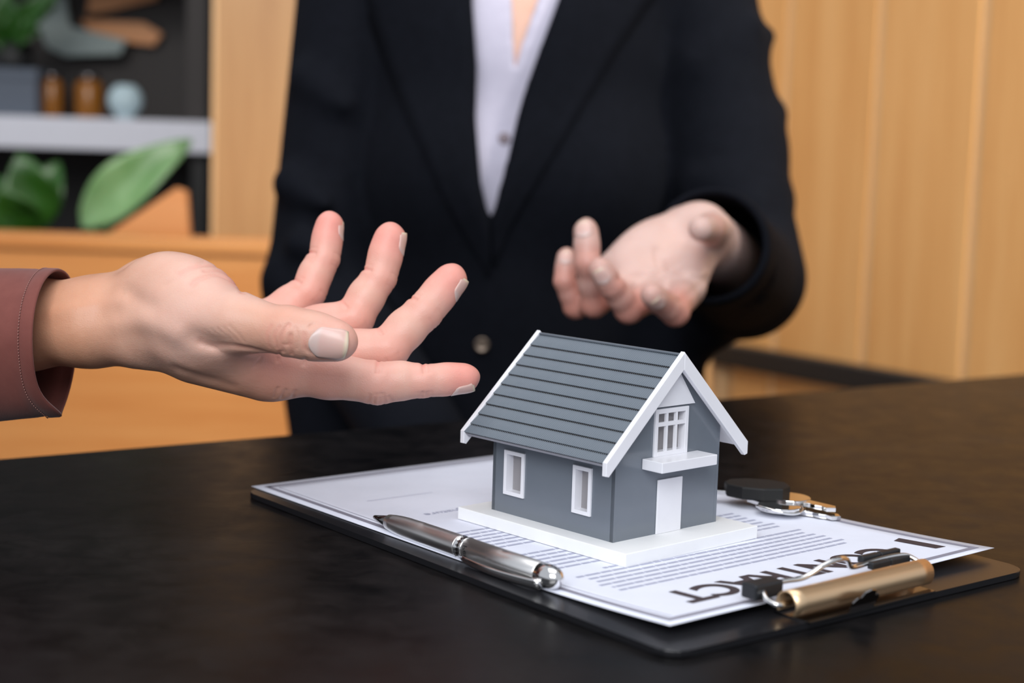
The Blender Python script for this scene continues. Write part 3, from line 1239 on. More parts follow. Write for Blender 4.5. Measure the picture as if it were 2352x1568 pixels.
# ------------------------------------------------------------------ keys beside the house
keys = empty('key_bunch', tuple(on_z(1800, 1170, 0.0045)))
tag(keys, 'bunch of silver keys with a black plastic head behind the model house', 'keys')
kz = 0.0072


def kpt(x, y, z=kz):
    return on_z(x, y, z)


K0, K1 = kpt(1800, 1160), kpt(1700, 1152)
kd = unit(K1 - K0)
kn = np.array([-kd[1], kd[0], 0])
ring = [kpt(1790, 1166) + (kd * math.cos(a) * 0.011 + kn * math.sin(a) * 0.009) + UP * 0.001 * math.sin(2 * a) for a in np.linspace(0, 2 * math.pi, 33)]
bm = bmesh.new()
bm_tube(bm, ring, 0.0008, 8, False)
from_bm('key_ring', bm, M['chrome'], keys, True)


def key(O, d, ln, black, z):
    s = np.array([-d[1], d[0], 0])
    O = O + UP * z
    if black:
        pl = [(-0.012, 0), (-0.009, 0.009), (0, 0.0125), (0.011, 0.012), (0.019, 0.007), (0.021, 0), (0.019, -0.007), (0.011, -0.012), (0, -0.0125), (-0.009, -0.009)]
        k = prism('key_head', [O + d * a + s * b for a, b in pl], UP, 0.0065, M['black'], keys, 0.0008)
    else:
        pl = [(0.011 * math.cos(a), 0.0105 * math.sin(a)) for a in np.linspace(0, 2 * math.pi, 18, endpoint=False)]
        k = prism('key_head', [O + d * a + s * b for a, b in pl], UP, 0.0024, M['chrome'], keys, 0.0004)
    bl = [(0.010, 0.0038), (ln, 0.0038), (ln + 0.003, 0), (ln, -0.0036), (ln - 0.004, -0.002), (ln - 0.007, -0.0036), (ln - 0.011, -0.0022), (ln - 0.014, -0.0036), (0.010, -0.0038)]
    prism('key_blade', [O + d * a + s * b for a, b in bl], UP, 0.0021, M['chrome'], keys, 0.0003)


key(kpt(1758, 1150, 0.006), kd, 0.046, True, 0.0022)
kr = unit(kpt(1880, 1176) - kpt(1790, 1160))
key(kpt(1800, 1163, 0.006), kr, 0.028, False, -0.0018)
key(kpt(1812, 1156, 0.006), unit(kr + 0.25 * kn), 0.026, False, 0.0012)
key(kpt(1790, 1170, 0.006), unit(-kn * 0.4 - kr * 0.8), 0.020, False, 0.0000)

# ------------------------------------------------------------------ person on the left: open hand, palm up
TOCAM = np.array([0.0, -1.0, 0.0])


def finger_spec(pts, radii, m_hint=None):
    """pts MCP, PIP, DIP, tip-centre; returns helper data"""
    pts = [np.asarray(p, float) for p in pts]
    if m_hint is None:
        m_hint = unit(pts[0] - pts[1]) + unit(pts[2] - pts[1])
    return pts, radii, unit(m_hint)


def add_finger(body, pts, radii, m, k=0.006, pads=True, crease=0.0009, tipr=None):
    """three phalanges with slightly waisted shafts, palmar pads and joint creases"""
    fns = []
    for i in range(3):
        a, b, ra, rb = pts[i], pts[i + 1], radii[i], radii[i + 1]
        mid_ = (a + b) / 2
        rm = (ra + rb) / 2 * (0.95 if i < 2 else 0.97)
        fns += [cap_fn(a, mid_, ra, rm), cap_fn(mid_, b, rm, rb)]
        t = unit(b - a)
        mm = unit(m - t * (m @ t))
        if pads:
            L = np.linalg.norm(b - a)
            if i < 2:
                c = a + (b - a) * (0.55 if i == 0 else 0.5) + mm * rm * 0.30
                fns.append(ell_fn(c, (L * 0.42, rm * 0.80, rm * 0.86), [t, mm, np.cross(t, mm)]))
            else:
                c = a + (b - a) * 0.78 + mm * rb * 0.22
                fns.append(ell_fn(c, (L * 0.55 + rb * 0.2, rb * 0.88, rb * 0.96), [t, mm, np.cross(t, mm)]))
    c = np.mean(pts, axis=0)
    r = max(np.linalg.norm(p - c) for p in pts) + max(radii) * 1.3
    body.finger(fns, c, r, 0.0035, k)
    for i in (1, 2):
        t = unit(unit(pts[i + 1] - pts[i]) + unit(pts[i] - pts[i - 1]))
        mm = unit(m - t * (m @ t))
        for d, w, o in ((crease, 0.0013, 0.0), (crease * 0.5, 0.0010, 0.0024)):
            body.groove(arc(pts[i] + t * o, t, mm, radii[i] * 0.98, 62), d, w)
        for o in (-0.003, -0.001, 0.001, 0.003):
            body.groove(arc(pts[i] + t * o, t, -mm, radii[i] * 1.0, 45), crease * 0.35, 0.0009)


handA = Body()
# forearm and wrist
wr = at(225, 737, 0.733)
DEEP = np.array([0.12, 1.0, 0.25])
handA.cap(at(-900, 840, 0.79), at(60, 745, 0.742), 0.030, 0.0200, 0.008, DEEP, 1.28)
handA.cap(at(60, 745, 0.742), wr, 0.0200, 0.0190, 0.008, DEEP, 1.3)
handA.cap(wr, at(330, 722, 0.733), 0.0190, 0.0205, 0.010, DEEP, 1.3)
J = {}
J['i'] = [at(640, 852, 0.722), at(868, 879, 0.720), at(972, 874, 0.722), at(1064, 871, 0.726)]
J['m'] = [at(672, 818, 0.742), at(890, 801, 0.742), at(975, 714, 0.748), at(1036, 646, 0.752)]
J['r'] = [at(645, 772, 0.762), at(813, 731, 0.764), at(872, 635, 0.768), at(898, 550, 0.770)]
J['p'] = [at(616, 742, 0.780), at(709, 668, 0.783), at(744, 592, 0.786), at(759, 519, 0.788)]
RAD = {'i': [0.0110, 0.0096, 0.0074, 0.0066], 'm': [0.0108, 0.0097, 0.0087, 0.0077], 'r': [0.0105, 0.0093, 0.0081, 0.0076], 'p': [0.0098, 0.0085, 0.0076, 0.0067]}
# metacarpals and palm
w_i, w_m, w_r, w_p = at(330, 765, 0.718), at(330, 742, 0.732), at(330, 722, 0.748), at(335, 704, 0.758)
handA.cap(w_i, J['i'][0], 0.0160, 0.0110, 0.010)
handA.cap(at(450, 815, 0.716), at(600, 858, 0.722), 0.0118, 0.0116, 0.008)
handA.cap(w_m, J['m'][0], 0.0165, 0.0115, 0.010)
handA.cap(w_r, J['r'][0], 0.0165, 0.0105, 0.008)
handA.cap(w_p, J['p'][0], 0.0160, 0.0088, 0.008)
# hypothenar and thenar eminences
handA.ell(at(395, 672, 0.755), (0.0235, 0.0165, 0.0185), [at(560, 725, 0.77) - at(330, 640, 0.75), UP, DEEP], 0.012)
handA.ell(at(402, 684, 0.714), (0.0285, 0.0208, 0.0190), [at(560, 735, 0.690) - at(330, 655, 0.722), UP, TOCAM], 0.012)
handA.ell(at(470, 712, 0.706), (0.0220, 0.0165, 0.0165), [at(560, 760, 0.690) - at(400, 650, 0.715), UP, TOCAM], 0.012)
# thumb
T0, T1, T2, T3 = at(410, 742, 0.706), at(545, 742, 0.690), at(662, 760, 0.681), at(772, 783, 0.677)
handA.cap(T0, T1, 0.0165, 0.0122, 0.010)
TM = unit(-TOCAM * 0.8 + UP * 0.55)      # palmar side of the thumb faces away and up
tt = unit(T3 - T2)
fns = [cap_fn(T1, (T1 + T2) / 2, 0.0120, 0.0102), cap_fn((T1 + T2) / 2, T2, 0.0102, 0.0105), cap_fn(T2, T2 * 0.55 + T3 * 0.45, 0.0104, 0.0098, TOCAM, 0.92), cap_fn(T2 * 0.55 + T3 * 0.45, T3, 0.0098, 0.0083, TOCAM, 0.86),
       ell_fn(T2 * 0.35 + T3 * 0.65 - TOCAM * 0.0025, (0.0165, 0.0096, 0.0085), [tt, np.cross(tt, TOCAM), TOCAM])]
c = (T1 + T3) / 2
handA.finger(fns, c, 0.04, 0.004, 0.008)
for f_ in 'imrp':
    hint = unit(UP * 0.85 - TOCAM * 0.1 + np.array([-0.35, 0, 0])) if f_ == 'i' else None
    pts_, rad_, m_ = finger_spec(J[f_], RAD[f_], hint)
    J[f_ + 'm'] = m_
    add_finger(handA, pts_, rad_, m_, 0.008)
# web of skin between thumb and index
handA.cap(at(470, 775, 0.705), at(570, 805, 0.710), 0.013, 0.0105, 0.014)
# hollow at the thumb root, tendons, radial styloid
handA.groove(spline([at(466, 786, 0.690), at(500, 794, 0.690), at(560, 799, 0.692), at(640, 815, 0.700)], 4), 0.0016, 0.0024)
handA.groove([at(455, 772, 0.690), at(500, 782, 0.688)], 0.0016, 0.0070)
def surf(body, pix, d0=0.60):
    """points of a body's surface under photo positions"""
    R_s = np.array([unit(ray(x, y)) for x, y in pix])
    P = np.array([at(x, y, d0) for x, y in pix])
    for _ in range(45):
        P = P + R_s * np.clip(body(P), -0.004, 0.03)[:, None] * 0.85
    return [p for p in P]


raw = []
L_ = lambda pix, d, w: raw.append(([p[:2] for p in spline([np.array([*q, 0.]) for q in pix], 4)], d, w))
# soft forms: tendons and hollows of the wrist
L_([(120, 715), (200, 700), (280, 690)], -0.0008, 0.0045)
L_([(286, 668), (312, 684), (345, 702)], 0.0010, 0.0040)
L_([(270, 745), (340, 740), (400, 765)], -0.0009, 0.0050)
L_([(330, 775), (390, 800), (440, 830)], 0.0007, 0.0060)
L_([(410, 848), (470, 868), (530, 886)], 0.0006, 0.0035)
L_([(452, 776), (480, 784), (520, 788)], 0.0013, 0.0050)
# palm creases
L_([(442, 653), (458, 640), (496, 631), (527, 643), (551, 660), (557, 672)], 0.00075, 0.0013)
L_([(413, 628), (444, 612), (482, 609), (513, 617)], 0.0005, 0.0012)
L_([(470, 622), (510, 624), (540, 645)], 0.0004, 0.0010)
L_([(380, 655), (430, 628), (470, 600)], 0.0003, 0.0014)
# fold below the thumb, small creases of the web
L_([(458, 786), (489, 796), (520, 797), (565, 800), (603, 807), (640, 816)], 0.0012, 0.0016)
L_([(643, 808), (638, 828)], 0.0006, 0.0009)
L_([(600, 822), (585, 842)], 0.0004, 0.0009)
L_([(702, 822), (698, 836)], 0.0005, 0.0009)
for k_ in range(5):
    L_([(470 + 14 * k_, 760 - 3 * k_), (486 + 15 * k_, 775 - 2 * k_), (498 + 16 * k_, 786)], 0.00022, 0.0007)
# knuckle wrinkles of the thumb
L_([(663, 745), (650, 762), (645, 782), (650, 808)], 0.00065, 0.0008)
L_([(668, 770), (667, 790), (670, 813)], 0.00065, 0.0008)
L_([(641, 751), (631, 772), (637, 799)], 0.0004, 0.0008)
L_([(699, 768), (701, 798)], 0.0003, 0.0009)
L_([(651, 792), (668, 791)], 0.0004, 0.0007)
L_([(622, 748), (614, 770), (618, 795)], 0.00022, 0.0009)
L_([(679, 752), (684, 776), (682, 800)], 0.00025, 0.0008)
# wrinkles on the outer side of the index joints
for x, y, dx, l_ in ((630, 912, 8, 20), (648, 914, 8, 18), (672, 912, 7, 14), (842, 922, 8, 14), (858, 924, 6, 18), (872, 925, 2, 20), (886, 924, -6, 18), (900, 921, -6, 10), (968, 911, 3, 10), (980, 909, 2, 8)):
    L_([(x, y), (x + dx, y - l_)], 0.0005, 0.0008)
hits = surf(handA, [p for r in raw for p in r[0]])
lines = []
for pix, d_g, w_g in raw:
    lines.append(([hits.pop(0) for _ in pix], d_g, w_g))
    handA.groove(*lines[-1])
# nail bed edge on the thumb
nb = T3 - tt * 0.0095
handA.groove(spline([nb + tt * a + np.cross(tt, TOCAM) * b + TOCAM * 0.0078 for a, b in ((0.014, 0.0079), (0.004, 0.0082), (-0.0018, 0.0055), (-0.003, 0.0), (-0.0018, -0.0055), (0.004, -0.0082), (0.014, -0.0079))], 5), 0.0006, 0.0009)

def add_head(b, c, f):
    """face and skull about the head centre c, looking along f"""
    c, f = np.asarray(c, float), unit(f)
    r = unit(np.cross(f, UP))
    u = np.cross(r, f)
    A = [r, f, u]
    b.ell(c - f * 0.012 + u * 0.022, (0.074, 0.093, 0.100), A, 0.02)
    b.ell(c + f * 0.026 - u * 0.030, (0.061, 0.064, 0.086), A, 0.025)
    b.ell(c + f * 0.066 - u * 0.098, (0.020, 0.018, 0.016), A, 0.02)
    for sx in (-1, 1):
        b.ell(c + f * 0.062 + r * sx * 0.040 - u * 0.022, (0.020, 0.016, 0.018), A, 0.02)
        b.ell(c - f * 0.008 + r * sx * 0.073 - u * 0.012, (0.008, 0.017, 0.030), A, 0.006)
        b.cap(c + f * 0.083 + u * 0.026 + r * sx * 0.012, c + f * 0.074 + u * 0.026 + r * sx * 0.044, 0.007, 0.006, 0.012)
        b.ell(c + f * 0.091 + r * sx * 0.032 + u * 0.008, (0.017, 0.011, 0.010), A, 0.010, 'sub')
    b.cap(c + f * 0.086 + u * 0.014, c + f * 0.108 - u * 0.022, 0.006, 0.0085, 0.010)
    for sx in (-1, 1):
        b.ell(c + f * 0.098 + r * sx * 0.010 - u * 0.027, (0.007, 0.009, 0.006), A, 0.006)
    b.cap(c + f * 0.086 - u * 0.052 - r * 0.018, c + f * 0.086 - u * 0.052 + r * 0.018, 0.0055, 0.0055, 0.006)
    b.cap(c + f * 0.084 - u * 0.064 - r * 0.013, c + f * 0.084 - u * 0.064 + r * 0.013, 0.006, 0.006, 0.006)
    b.groove([c + f * 0.093 - u * 0.058 + r * x for x in (-0.024, 0, 0.024)], 0.003, 0.002)
    return r, u


def dress_head(parent, c, f, long_hair, hair):
    c, f = np.asarray(c, float), unit(f)
    r = unit(np.cross(f, UP))
    u = np.cross(r, f)
    A = [r, f, u]
    hb = Body()
    hb.ell(c - f * 0.018 + u * 0.028, (0.083, 0.100, 0.106), A, 0.01)
    if long_hair:
        hb.cap(c - f * 0.06, c - f * 0.075 - u * 0.15, 0.060, 0.034, 0.03)
    hb.ell(c + f * 0.085 - u * 0.040, (0.078, 0.078, 0.108), A, 0.012, 'sub')
    for sx in (-1, 1):
        hb.ell(c + f * 0.01 + r * sx * 0.09 - u * 0.03, (0.03, 0.034, 0.040), A, 0.010, 'sub')
    me, _ = mesh_body('hair', hb, c - 0.22, c + 0.16, 0.005, 1)
    put('hair', me, hair, parent)
    for sx in (-1, 1):
        e = c + f * 0.0725 + r * sx * 0.032 + u * 0.008
        prof = [(-0.0115 * math.cos(a), 0.0115 * math.sin(a) + 0.0002) for a in np.linspace(0, math.pi, 13)]
        eye = lathe('eye', prof, e, f, M['eye_white'], parent, 20)
        lathe('iris', [(0.0098, 0.0062), (0.0112, 0.0050), (0.0119, 0.0024), (0.0121, 0.0003)], e, f, M['iris'], eye, 16)
        tube('eyebrow', [c + f * 0.0905 + u * 0.032 + r * sx * 0.012, c + f * 0.088 + u * 0.036 + r * sx * 0.030, c + f * 0.078 + u * 0.032 + r * sx * 0.048], [0.0022, 0.0024, 0.001], hair, parent, 8)


M['eye_white'] = simple('eye_white', srgb(228, 224, 220), 0.2)
M['iris'] = simple('iris_brown', srgb(52, 34, 24), 0.15)
M['hair'] = simple('dark_hair', srgb(26, 20, 18), 0.5)

personA = empty('person', tuple(at(-700, 800, 0.75) * np.array([1, 1, 0]) + np.array([0, 0, FLOOR])))
tag(personA, 'person at the left in a brown shirt holding an open palm over the clipboard', 'person')
lo = np.minimum.reduce([at(-900, 900, 0.77), at(400, 950, 0.66)]) - 0.045
hi = np.array([at(1110, 880, 0.73)[0] + 0.012, 0.83, at(760, 470, 0.79)[2] + 0.02])
lo = np.array([at(-170, 800, 0.74)[0], 0.655, at(800, 960, 0.74)[2]])
sl_c0, sl_c1 = np.array([-0.2135, 0.728, at(110, 776, 0.728)[2]]), np.array([-0.60, 0.83, at(110, 790, 0.728)[2] - 0.035])
ax = unit(sl_c1 - sl_c0)
elb = sl_c0 + ax * 0.385
shd = elb + np.array([-0.10, 0.16, 0.33])
tor = shd + np.array([-0.03, 0.17, -0.05])
me_hand, _ = mesh_body('hand', handA, lo, hi, 0.0013, 1, 1)
skA = Body()
skA.cap(at(-150, 765, 0.746), elb, 0.021, 0.032, 0.01)
skA.cap(elb, shd, 0.034, 0.045, 0.02)
skA.cap(shd, shd + np.array([-0.05, 0.30, 0]), 0.045, 0.045, 0.03)
skA.cap(tor, tor + np.array([-0.02, 0, -0.55]), 0.140, 0.125, 0.04, np.array([1., 0, 0]), 0.70)
HDA = tor + np.array([0.035, 0.0, 0.285])
skA.cap(tor + np.array([0, 0, 0.08]), HDA - UP * 0.05, 0.060, 0.055, 0.03)
me_tor, _ = mesh_body('torso', skA, np.array([tor[0] - 0.2, elb[1] - 0.08, -0.75]), np.array([at(-150, 765, 0.746)[0] + 0.03, tor[1] + 0.26, HDA[2]]), 0.008, 1)
hdA = Body()
hdA.cap(tor + np.array([0, 0, 0.12]), HDA - UP * 0.05, 0.057, 0.055, 0.02)
FA = np.array([1.0, 0.05, -0.15])
add_head(hdA, HDA, FA)
me_head, _ = mesh_body('head', hdA, np.array([HDA[0] - 0.13, HDA[1] - 0.11, tor[2] + 0.14]), HDA + np.array([0.15, 0.11, 0.15]), 0.003, 1)
meA, VA = join_meshes('body', [me_hand, me_tor, me_head])
red = np.zeros(len(VA))
for f_, w_ in (('i', 1.0), ('m', 1.0), ('r', 1.0), ('p', 1.0)):
    for a_, s_, g_ in ((J[f_][3], 0.014, 0.75), (J[f_][2], 0.010, 0.55), (J[f_][1], 0.012, 0.55), ((J[f_][0] + J[f_][1]) / 2, 0.018, 0.4)):
        red = np.maximum(red, g_ * w_ * np.exp(-((VA - a_) ** 2).sum(1) / s_ ** 2))
for a_, s_, g_ in ((T3, 0.012, 0.35), (T2, 0.010, 0.45), (at(560, 650, 0.71), 0.014, 0.4), (at(640, 840, 0.705), 0.02, 0.35)):
    red = np.maximum(red, g_ * np.exp(-((VA - a_) ** 2).sum(1) / s_ ** 2))
for f_ in 'imrp':
    for i in (1, 2):
        t_ = unit(unit(J[f_][i + 1] - J[f_][i]) + unit(J[f_][i] - J[f_][i - 1]))
        side_ = np.clip(((VA - J[f_][i]) @ J[f_ + 'm']) / RAD[f_][i], 0, 1)
        near_ = np.exp(-(((VA - J[f_][i]) ** 2).sum(1)) / 0.013 ** 2) * np.exp(-(((VA - J[f_][i]) @ t_) / 0.0016) ** 2)
        red = np.maximum(red, 0.95 * side_ * near_)
for p_, d_g, w_g in lines[6:9] + lines[10:12] + lines[19:25]:
    for q_ in p_:
        red = np.maximum(red, 0.26 * np.exp(-((VA - q_) ** 2).sum(1) / 0.0018 ** 2))
attr(meA, 'red', red)
tanv = np.clip((at(430, 700, 0.7)[0] - VA[:, 0]) / 0.05, 0, 1) * 0.75
dorsal = np.clip((at(500, 800, 0.71)[2] - VA[:, 2]) / 0.02, 0, 1) * np.clip((at(760, 800, 0.71)[0] - VA[:, 0]) / 0.04, 0, 1)
thumbv = 0.55 * np.exp(-((VA - (T1 * 0.4 + T2 * 0.6)) ** 2).sum(1) / 0.024 ** 2) * np.clip(0.5 + ((VA - T2) @ TOCAM) / 0.014, 0, 1)
attr(meA, 'tan', np.clip(np.maximum(np.maximum(tanv, dorsal * 0.6), thumbv), 0, 1))
bodyA = put('body', meA, M['skin_a'], personA)
nail(bodyA, T2, T3, TOCAM - UP * 0.18 + np.array([0.12, 0, 0]), 0.0085, 0.0166, 0.0140, -0.0092, handA, 0.0003)
for f_, w_, l_ in (('i', 0.0115, 0.0125), ('m', 0.0115, 0.0125), ('r', 0.0112, 0.0125), ('p', 0.0098, 0.0105)):
    nn = -J[f_ + 'm']
    if f_ == 'i':
        nn = unit(-UP + TOCAM * 0.35)
    nail(bodyA, J[f_][2], J[f_][3], nn, RAD[f_][3], l_ - 0.0012, w_, -0.0062, handA, 0.00025)

# sleeve with turned cuff
def sleeve_pt(th, s, inset=0.0):
    """th 0 = far side, 90 = top, 180 = near side; s metres up the arm"""
    c = sl_c0 + ax * s
    ry = 0.037 + 0.05 * s
    rz = 0.0325 + 0.045 * s
    wob = 0.0009 * math.sin(3 * th + 40 * s) + 0.0008 * math.sin(5 * th - 90 * s + 1) * min(1, s * 30)
    low = max(0, -math.sin(th))
    return c + np.array([0, math.cos(th) * (ry + wob - inset), math.sin(th) * (rz + wob - inset) - 0.004 * low ** 2])


NTH = 72
ths = np.linspace(0, 2 * math.pi, NTH, endpoint=False)
ss = [0, 0.0012, 0.004, 0.0062, 0.0074, 0.012, 0.02, 0.03, 0.045, 0.06, 0.063, 0.08, 0.10, 0.13, 0.17, 0.22, 0.28, 0.34, 0.40]


def rim(th):
    return 0.006 * math.exp(-((math.degrees(th) - 250) / 22) ** 2)


P = []
for th in ths:
    row = []
    for s in ss:
        bump = 0.0005 if 0.0010 < s < 0.0063 else (-0.0004 if 0.0063 <= s < 0.0076 else 0.0)
        row.append(sleeve_pt(th, s, -bump) - ax * rim(th) * max(0, 1 - s / 0.05))
    P.append(row)
sleeveA = put('sleeve', grid_mesh('sleeve', np.array(P)[::-1], 0.0011, True), M['brown_cloth'], personA, True)
bm = bmesh.new()
for k in range(150):
    th = 2 * math.pi * k / 150
    a_, b_ = [sleeve_pt(th + d, 0.0070, -0.00035) - ax * rim(th + d) * 0.86 for d in (-0.0125, 0.0125)]
    bm_tube(bm, [a_, (a_ + b_) / 2 + (a_ - sl_c0 - ax * 0.007) * 0.006, b_], 0.00022, 5)
st = from_bm('stitching', bm, M['thread'], sleeveA, True)
tag(st, kind='stuff')

# the rest of the brown shirt: elbow, upper arm and torso, left of the frame
sa = Body()
sa.cap(elb, shd, 0.050, 0.062, 0.02)
sa.cap(tor + np.array([0, 0.0, 0.0]), tor + np.array([-0.02, 0, -0.62]), 0.165, 0.15, 0.04, np.array([1., 0, 0]), 0.72)
sa.cap(shd + np.array([0, 0.02, 0]), shd + np.array([-0.05, 0.32, 0]), 0.066, 0.066, 0.06)
me, _ = mesh_body('shirt', sa, np.array([tor[0] - 0.2, elb[1] - 0.08, -0.75]), np.array([elb[0] + 0.09, tor[1] + 0.26, shd[2] + 0.18]), 0.008, 1)
put('shirt', me, M['brown_cloth'], personA)
dress_head(personA, HDA, FA, False, M['hair'])

# ------------------------------------------------------------------ person behind the table: black suit, open hand
handB = Body()
K = {}
K['i'] = [at(1580, 656, 1.035), at(1551, 716, 1.000), at(1517, 692, 0.985), at(1497, 678, 0.971)]
K['m'] = [at(1535, 658, 1.045), at(1444, 710, 1.010), at(1404, 655, 0.995), at(1378, 619, 0.988)]
K['r'] = [at(1465, 640, 1.055), at(1364, 698, 1.028), at(1350, 604, 1.013), at(1344, 532, 1.018)]
K['p'] = [at(1400, 625, 1.062), at(1322, 703, 1.042), at(1297, 645, 1.034), at(1300, 593, 1.038)]
RB = {'i': [0.0105, 0.0088, 0.0078, 0.0066], 'm': [0.0105, 0.0088, 0.0080, 0.0070], 'r': [0.0100, 0.0085, 0.0083, 0.0076], 'p': [0.0092, 0.0078, 0.0068, 0.0060]}
wb = at(1618, 545, 1.112)
fb = at(1712, 640, 1.345) * 0.55 + at(1634, 566, 1.12) * 0.45            # towards the elbow
handB.cap(fb, wb, 0.028, 0.0215, 0.010)
for f_, ww in (('i', at(1612, 552, 1.098)), ('m', at(1605, 545, 1.104)), ('r', at(1580, 538, 1.108)), ('p', at(1560, 530, 1.110))):
    handB.cap(ww, K[f_][0], 0.0145, 0.0118 if f_ != 'p' else 0.0108, 0.012)
handB.ell(at(1490, 565, 1.075), (0.033, 0.0135, 0.016), [at(1410, 610, 1.06) - at(1565, 515, 1.105), ray(1490, 560), UP], 0.014)
handB.ell(at(1608, 533, 1.088), (0.0205, 0.0210, 0.020), [np.array([1., 0, 0]), UP, TOCAM], 0.012)
handB.cap(at(1560, 685, 1.04), at(1440, 665, 1.055), 0.0105, 0.0105, 0.010)
t0, t1, t2, t3 = at(1630, 536, 1.078), at(1645, 524, 1.046), at(1630, 524, 1.014), at(1609, 525, 0.993)
handB.finger([cap_fn(t0, t1, 0.0135, 0.0105), cap_fn(t1, t2, 0.0098, 0.0090), cap_fn(t2, t3, 0.0090, 0.0078)], (t0 + t3) / 2, 0.06, 0.004, 0.008)
for f_ in 'imrp':
    pts_, rad_, m_ = finger_spec(K[f_], RB[f_])
    K[f_ + 'm'] = m_
    add_finger(handB, pts_, rad_, m_, 0.0045, True, 0.0005)
lineB = []
for q_ in ([(1520, 600, 1.055), (1530, 625, 1.045), (1570, 635, 1.04), (1615, 640, 1.03)], [(1470, 640, 1.045), (1520, 632, 1.045), (1560, 610, 1.05)], [(1560, 690, 1.02), (1590, 668, 1.02), (1625, 640, 1.03)]):
    lineB.append([w[:2] for w in q_])
lineB += [[(1508, 575), (1512, 600), (1524, 622), (1556, 634), (1600, 640), (1628, 640)], [(1420, 640), (1470, 632), (1520, 636)]]
for q_ in lineB:
    handB.groove(surf(handB, [p[:2] for p in spline([np.array([*w, 0.]) for w in q_], 4)], 0.92), 0.0011, 0.0022)
lo = np.array([at(1262, 600, 1.03)[0], 0.94, at(1440, 770, 1.0)[2]])
hi = np.array([at(1800, 600, 1.2)[0], 1.25, at(1600, 440, 1.1)[2]])
me_hand, VB = mesh_body('hand', handB, lo, hi, 0.0014, 2)

# torso, neck and arms under the clothes
SH_L, SH_R = at(830, -120, 1.43), at(1575, -120, 1.43)      # as seen in the photo
EL_L, EL_R = at(735, 650, 1.40), at(1712, 640, 1.345)
WR_L = at(960, 1010, 1.27)
TC = at(1185, 300, 1.435)
HIP = np.array([TC[0] - 0.01, TC[1] + 0.04, -0.30])
CHEST = np.array([TC[0], TC[1], 0.20])
DP = np.array([0, 1., 0])


def torso(b, g, arms=True, k=0.03):
    """torso grown by g metres"""
    b.cap(HIP, CHEST + np.array([0, 0, -0.12]), 0.150 + g, 0.132 + g, k, DP, 0.72)
    b.cap(CHEST + np.array([0, 0, -0.12]), CHEST + np.array([0, 0, 0.05]), 0.132 + g, 0.140 + g, k, DP, 0.74)
    b.cap(SH_L + np.array([0.03, 0, -0.01]), SH_R + np.array([-0.03, 0, -0.01]), 0.052 + g, 0.052 + g, 0.06)
    for sx in (-0.062, 0.062):
        b.ell(CHEST + np.array([sx, -0.062, -0.045]), (0.062 + g, 0.052 + g, 0.062 + g), None, 0.045)


skinB = Body()
torso(skinB, -0.013)
nk = CHEST + np.array([0, 0.03, 0.24])
skinB.cap(CHEST + np.array([0, 0.01, 0.08]), nk, 0.06, 0.052, 0.05)
skinB.cap(SH_L, EL_L, 0.040, 0.034, 0.03)
MID_R = at(1668, 350, 1.40)
skinB.cap(SH_R, MID_R, 0.038, 0.034, 0.03)
skinB.cap(MID_R, EL_R, 0.034, 0.032, 0.03)
skinB.cap(EL_R, fb, 0.030, 0.026, 0.02)
skinB.cap(EL_L, WR_L, 0.034, 0.024, 0.02)
lo = np.array([EL_L[0] - 0.08, 1.15, -0.48])
hi = np.array([EL_R[0] + 0.08, 1.62, nk[2] + 0.07])
me_tor, VT = mesh_body('torso', skinB, lo, hi, 0.008, 1)
hdB = Body()
HDB = nk + np.array([0, -0.035, 0.115])
FB = np.array([-0.12, -1.0, -0.12])
hdB.cap(nk - UP * 0.03, HDB - UP * 0.06 + np.array([0, 0.03, 0]), 0.052, 0.050, 0.02)
add_head(hdB, HDB, FB)
me_head, _ = mesh_body('head', hdB, HDB + np.array([-0.11, -0.15, -0.17]), HDB + np.array([0.11, 0.14, 0.15]), 0.003, 1)
meB, VB = join_meshes('body', [me_hand, me_tor, me_head])
red = np.zeros(len(VB))
for f_ in 'imrp':
    for a_, s_, g_ in ((K[f_][3], 0.010, 0.45), (K[f_][2], 0.014, 0.85), (K[f_][1], 0.020, 0.9)):
        red = np.maximum(red, g_ * np.exp(-((VB - a_) ** 2).sum(1) / s_ ** 2))
red = np.maximum(red, 0.6 * np.exp(-((VB - t2) ** 2).sum(1) / 0.014 ** 2))
attr(meB, 'red', red)
attr(meB, 'tan', np.clip((VB[:, 1] - 1.15) / 0.05, 0, 1) * 0.8)
personB = empty('person', (TC[0], TC[1], FLOOR))
tag(personB, 'person in a black suit jacket and lilac shirt gesturing behind the table', 'person')
bodyB = put('body', meB, M['skin_b'], personB)
dress_head(personB, HDB, FB, True, M['hair'])
for f_, w_, l_ in (('i', 0.0105, 0.0110), ('m', 0.0110, 0.0115), ('r', 0.0115, 0.0125), ('p', 0.0092, 0.0105)):
    nail(bodyB, K[f_][2], K[f_][3], unit(TOCAM * 0.9 - K[f_ + 'm'] * 0.35), RB[f_][3], l_ - 0.001, w_, -0.0062, handB, 0.0004)


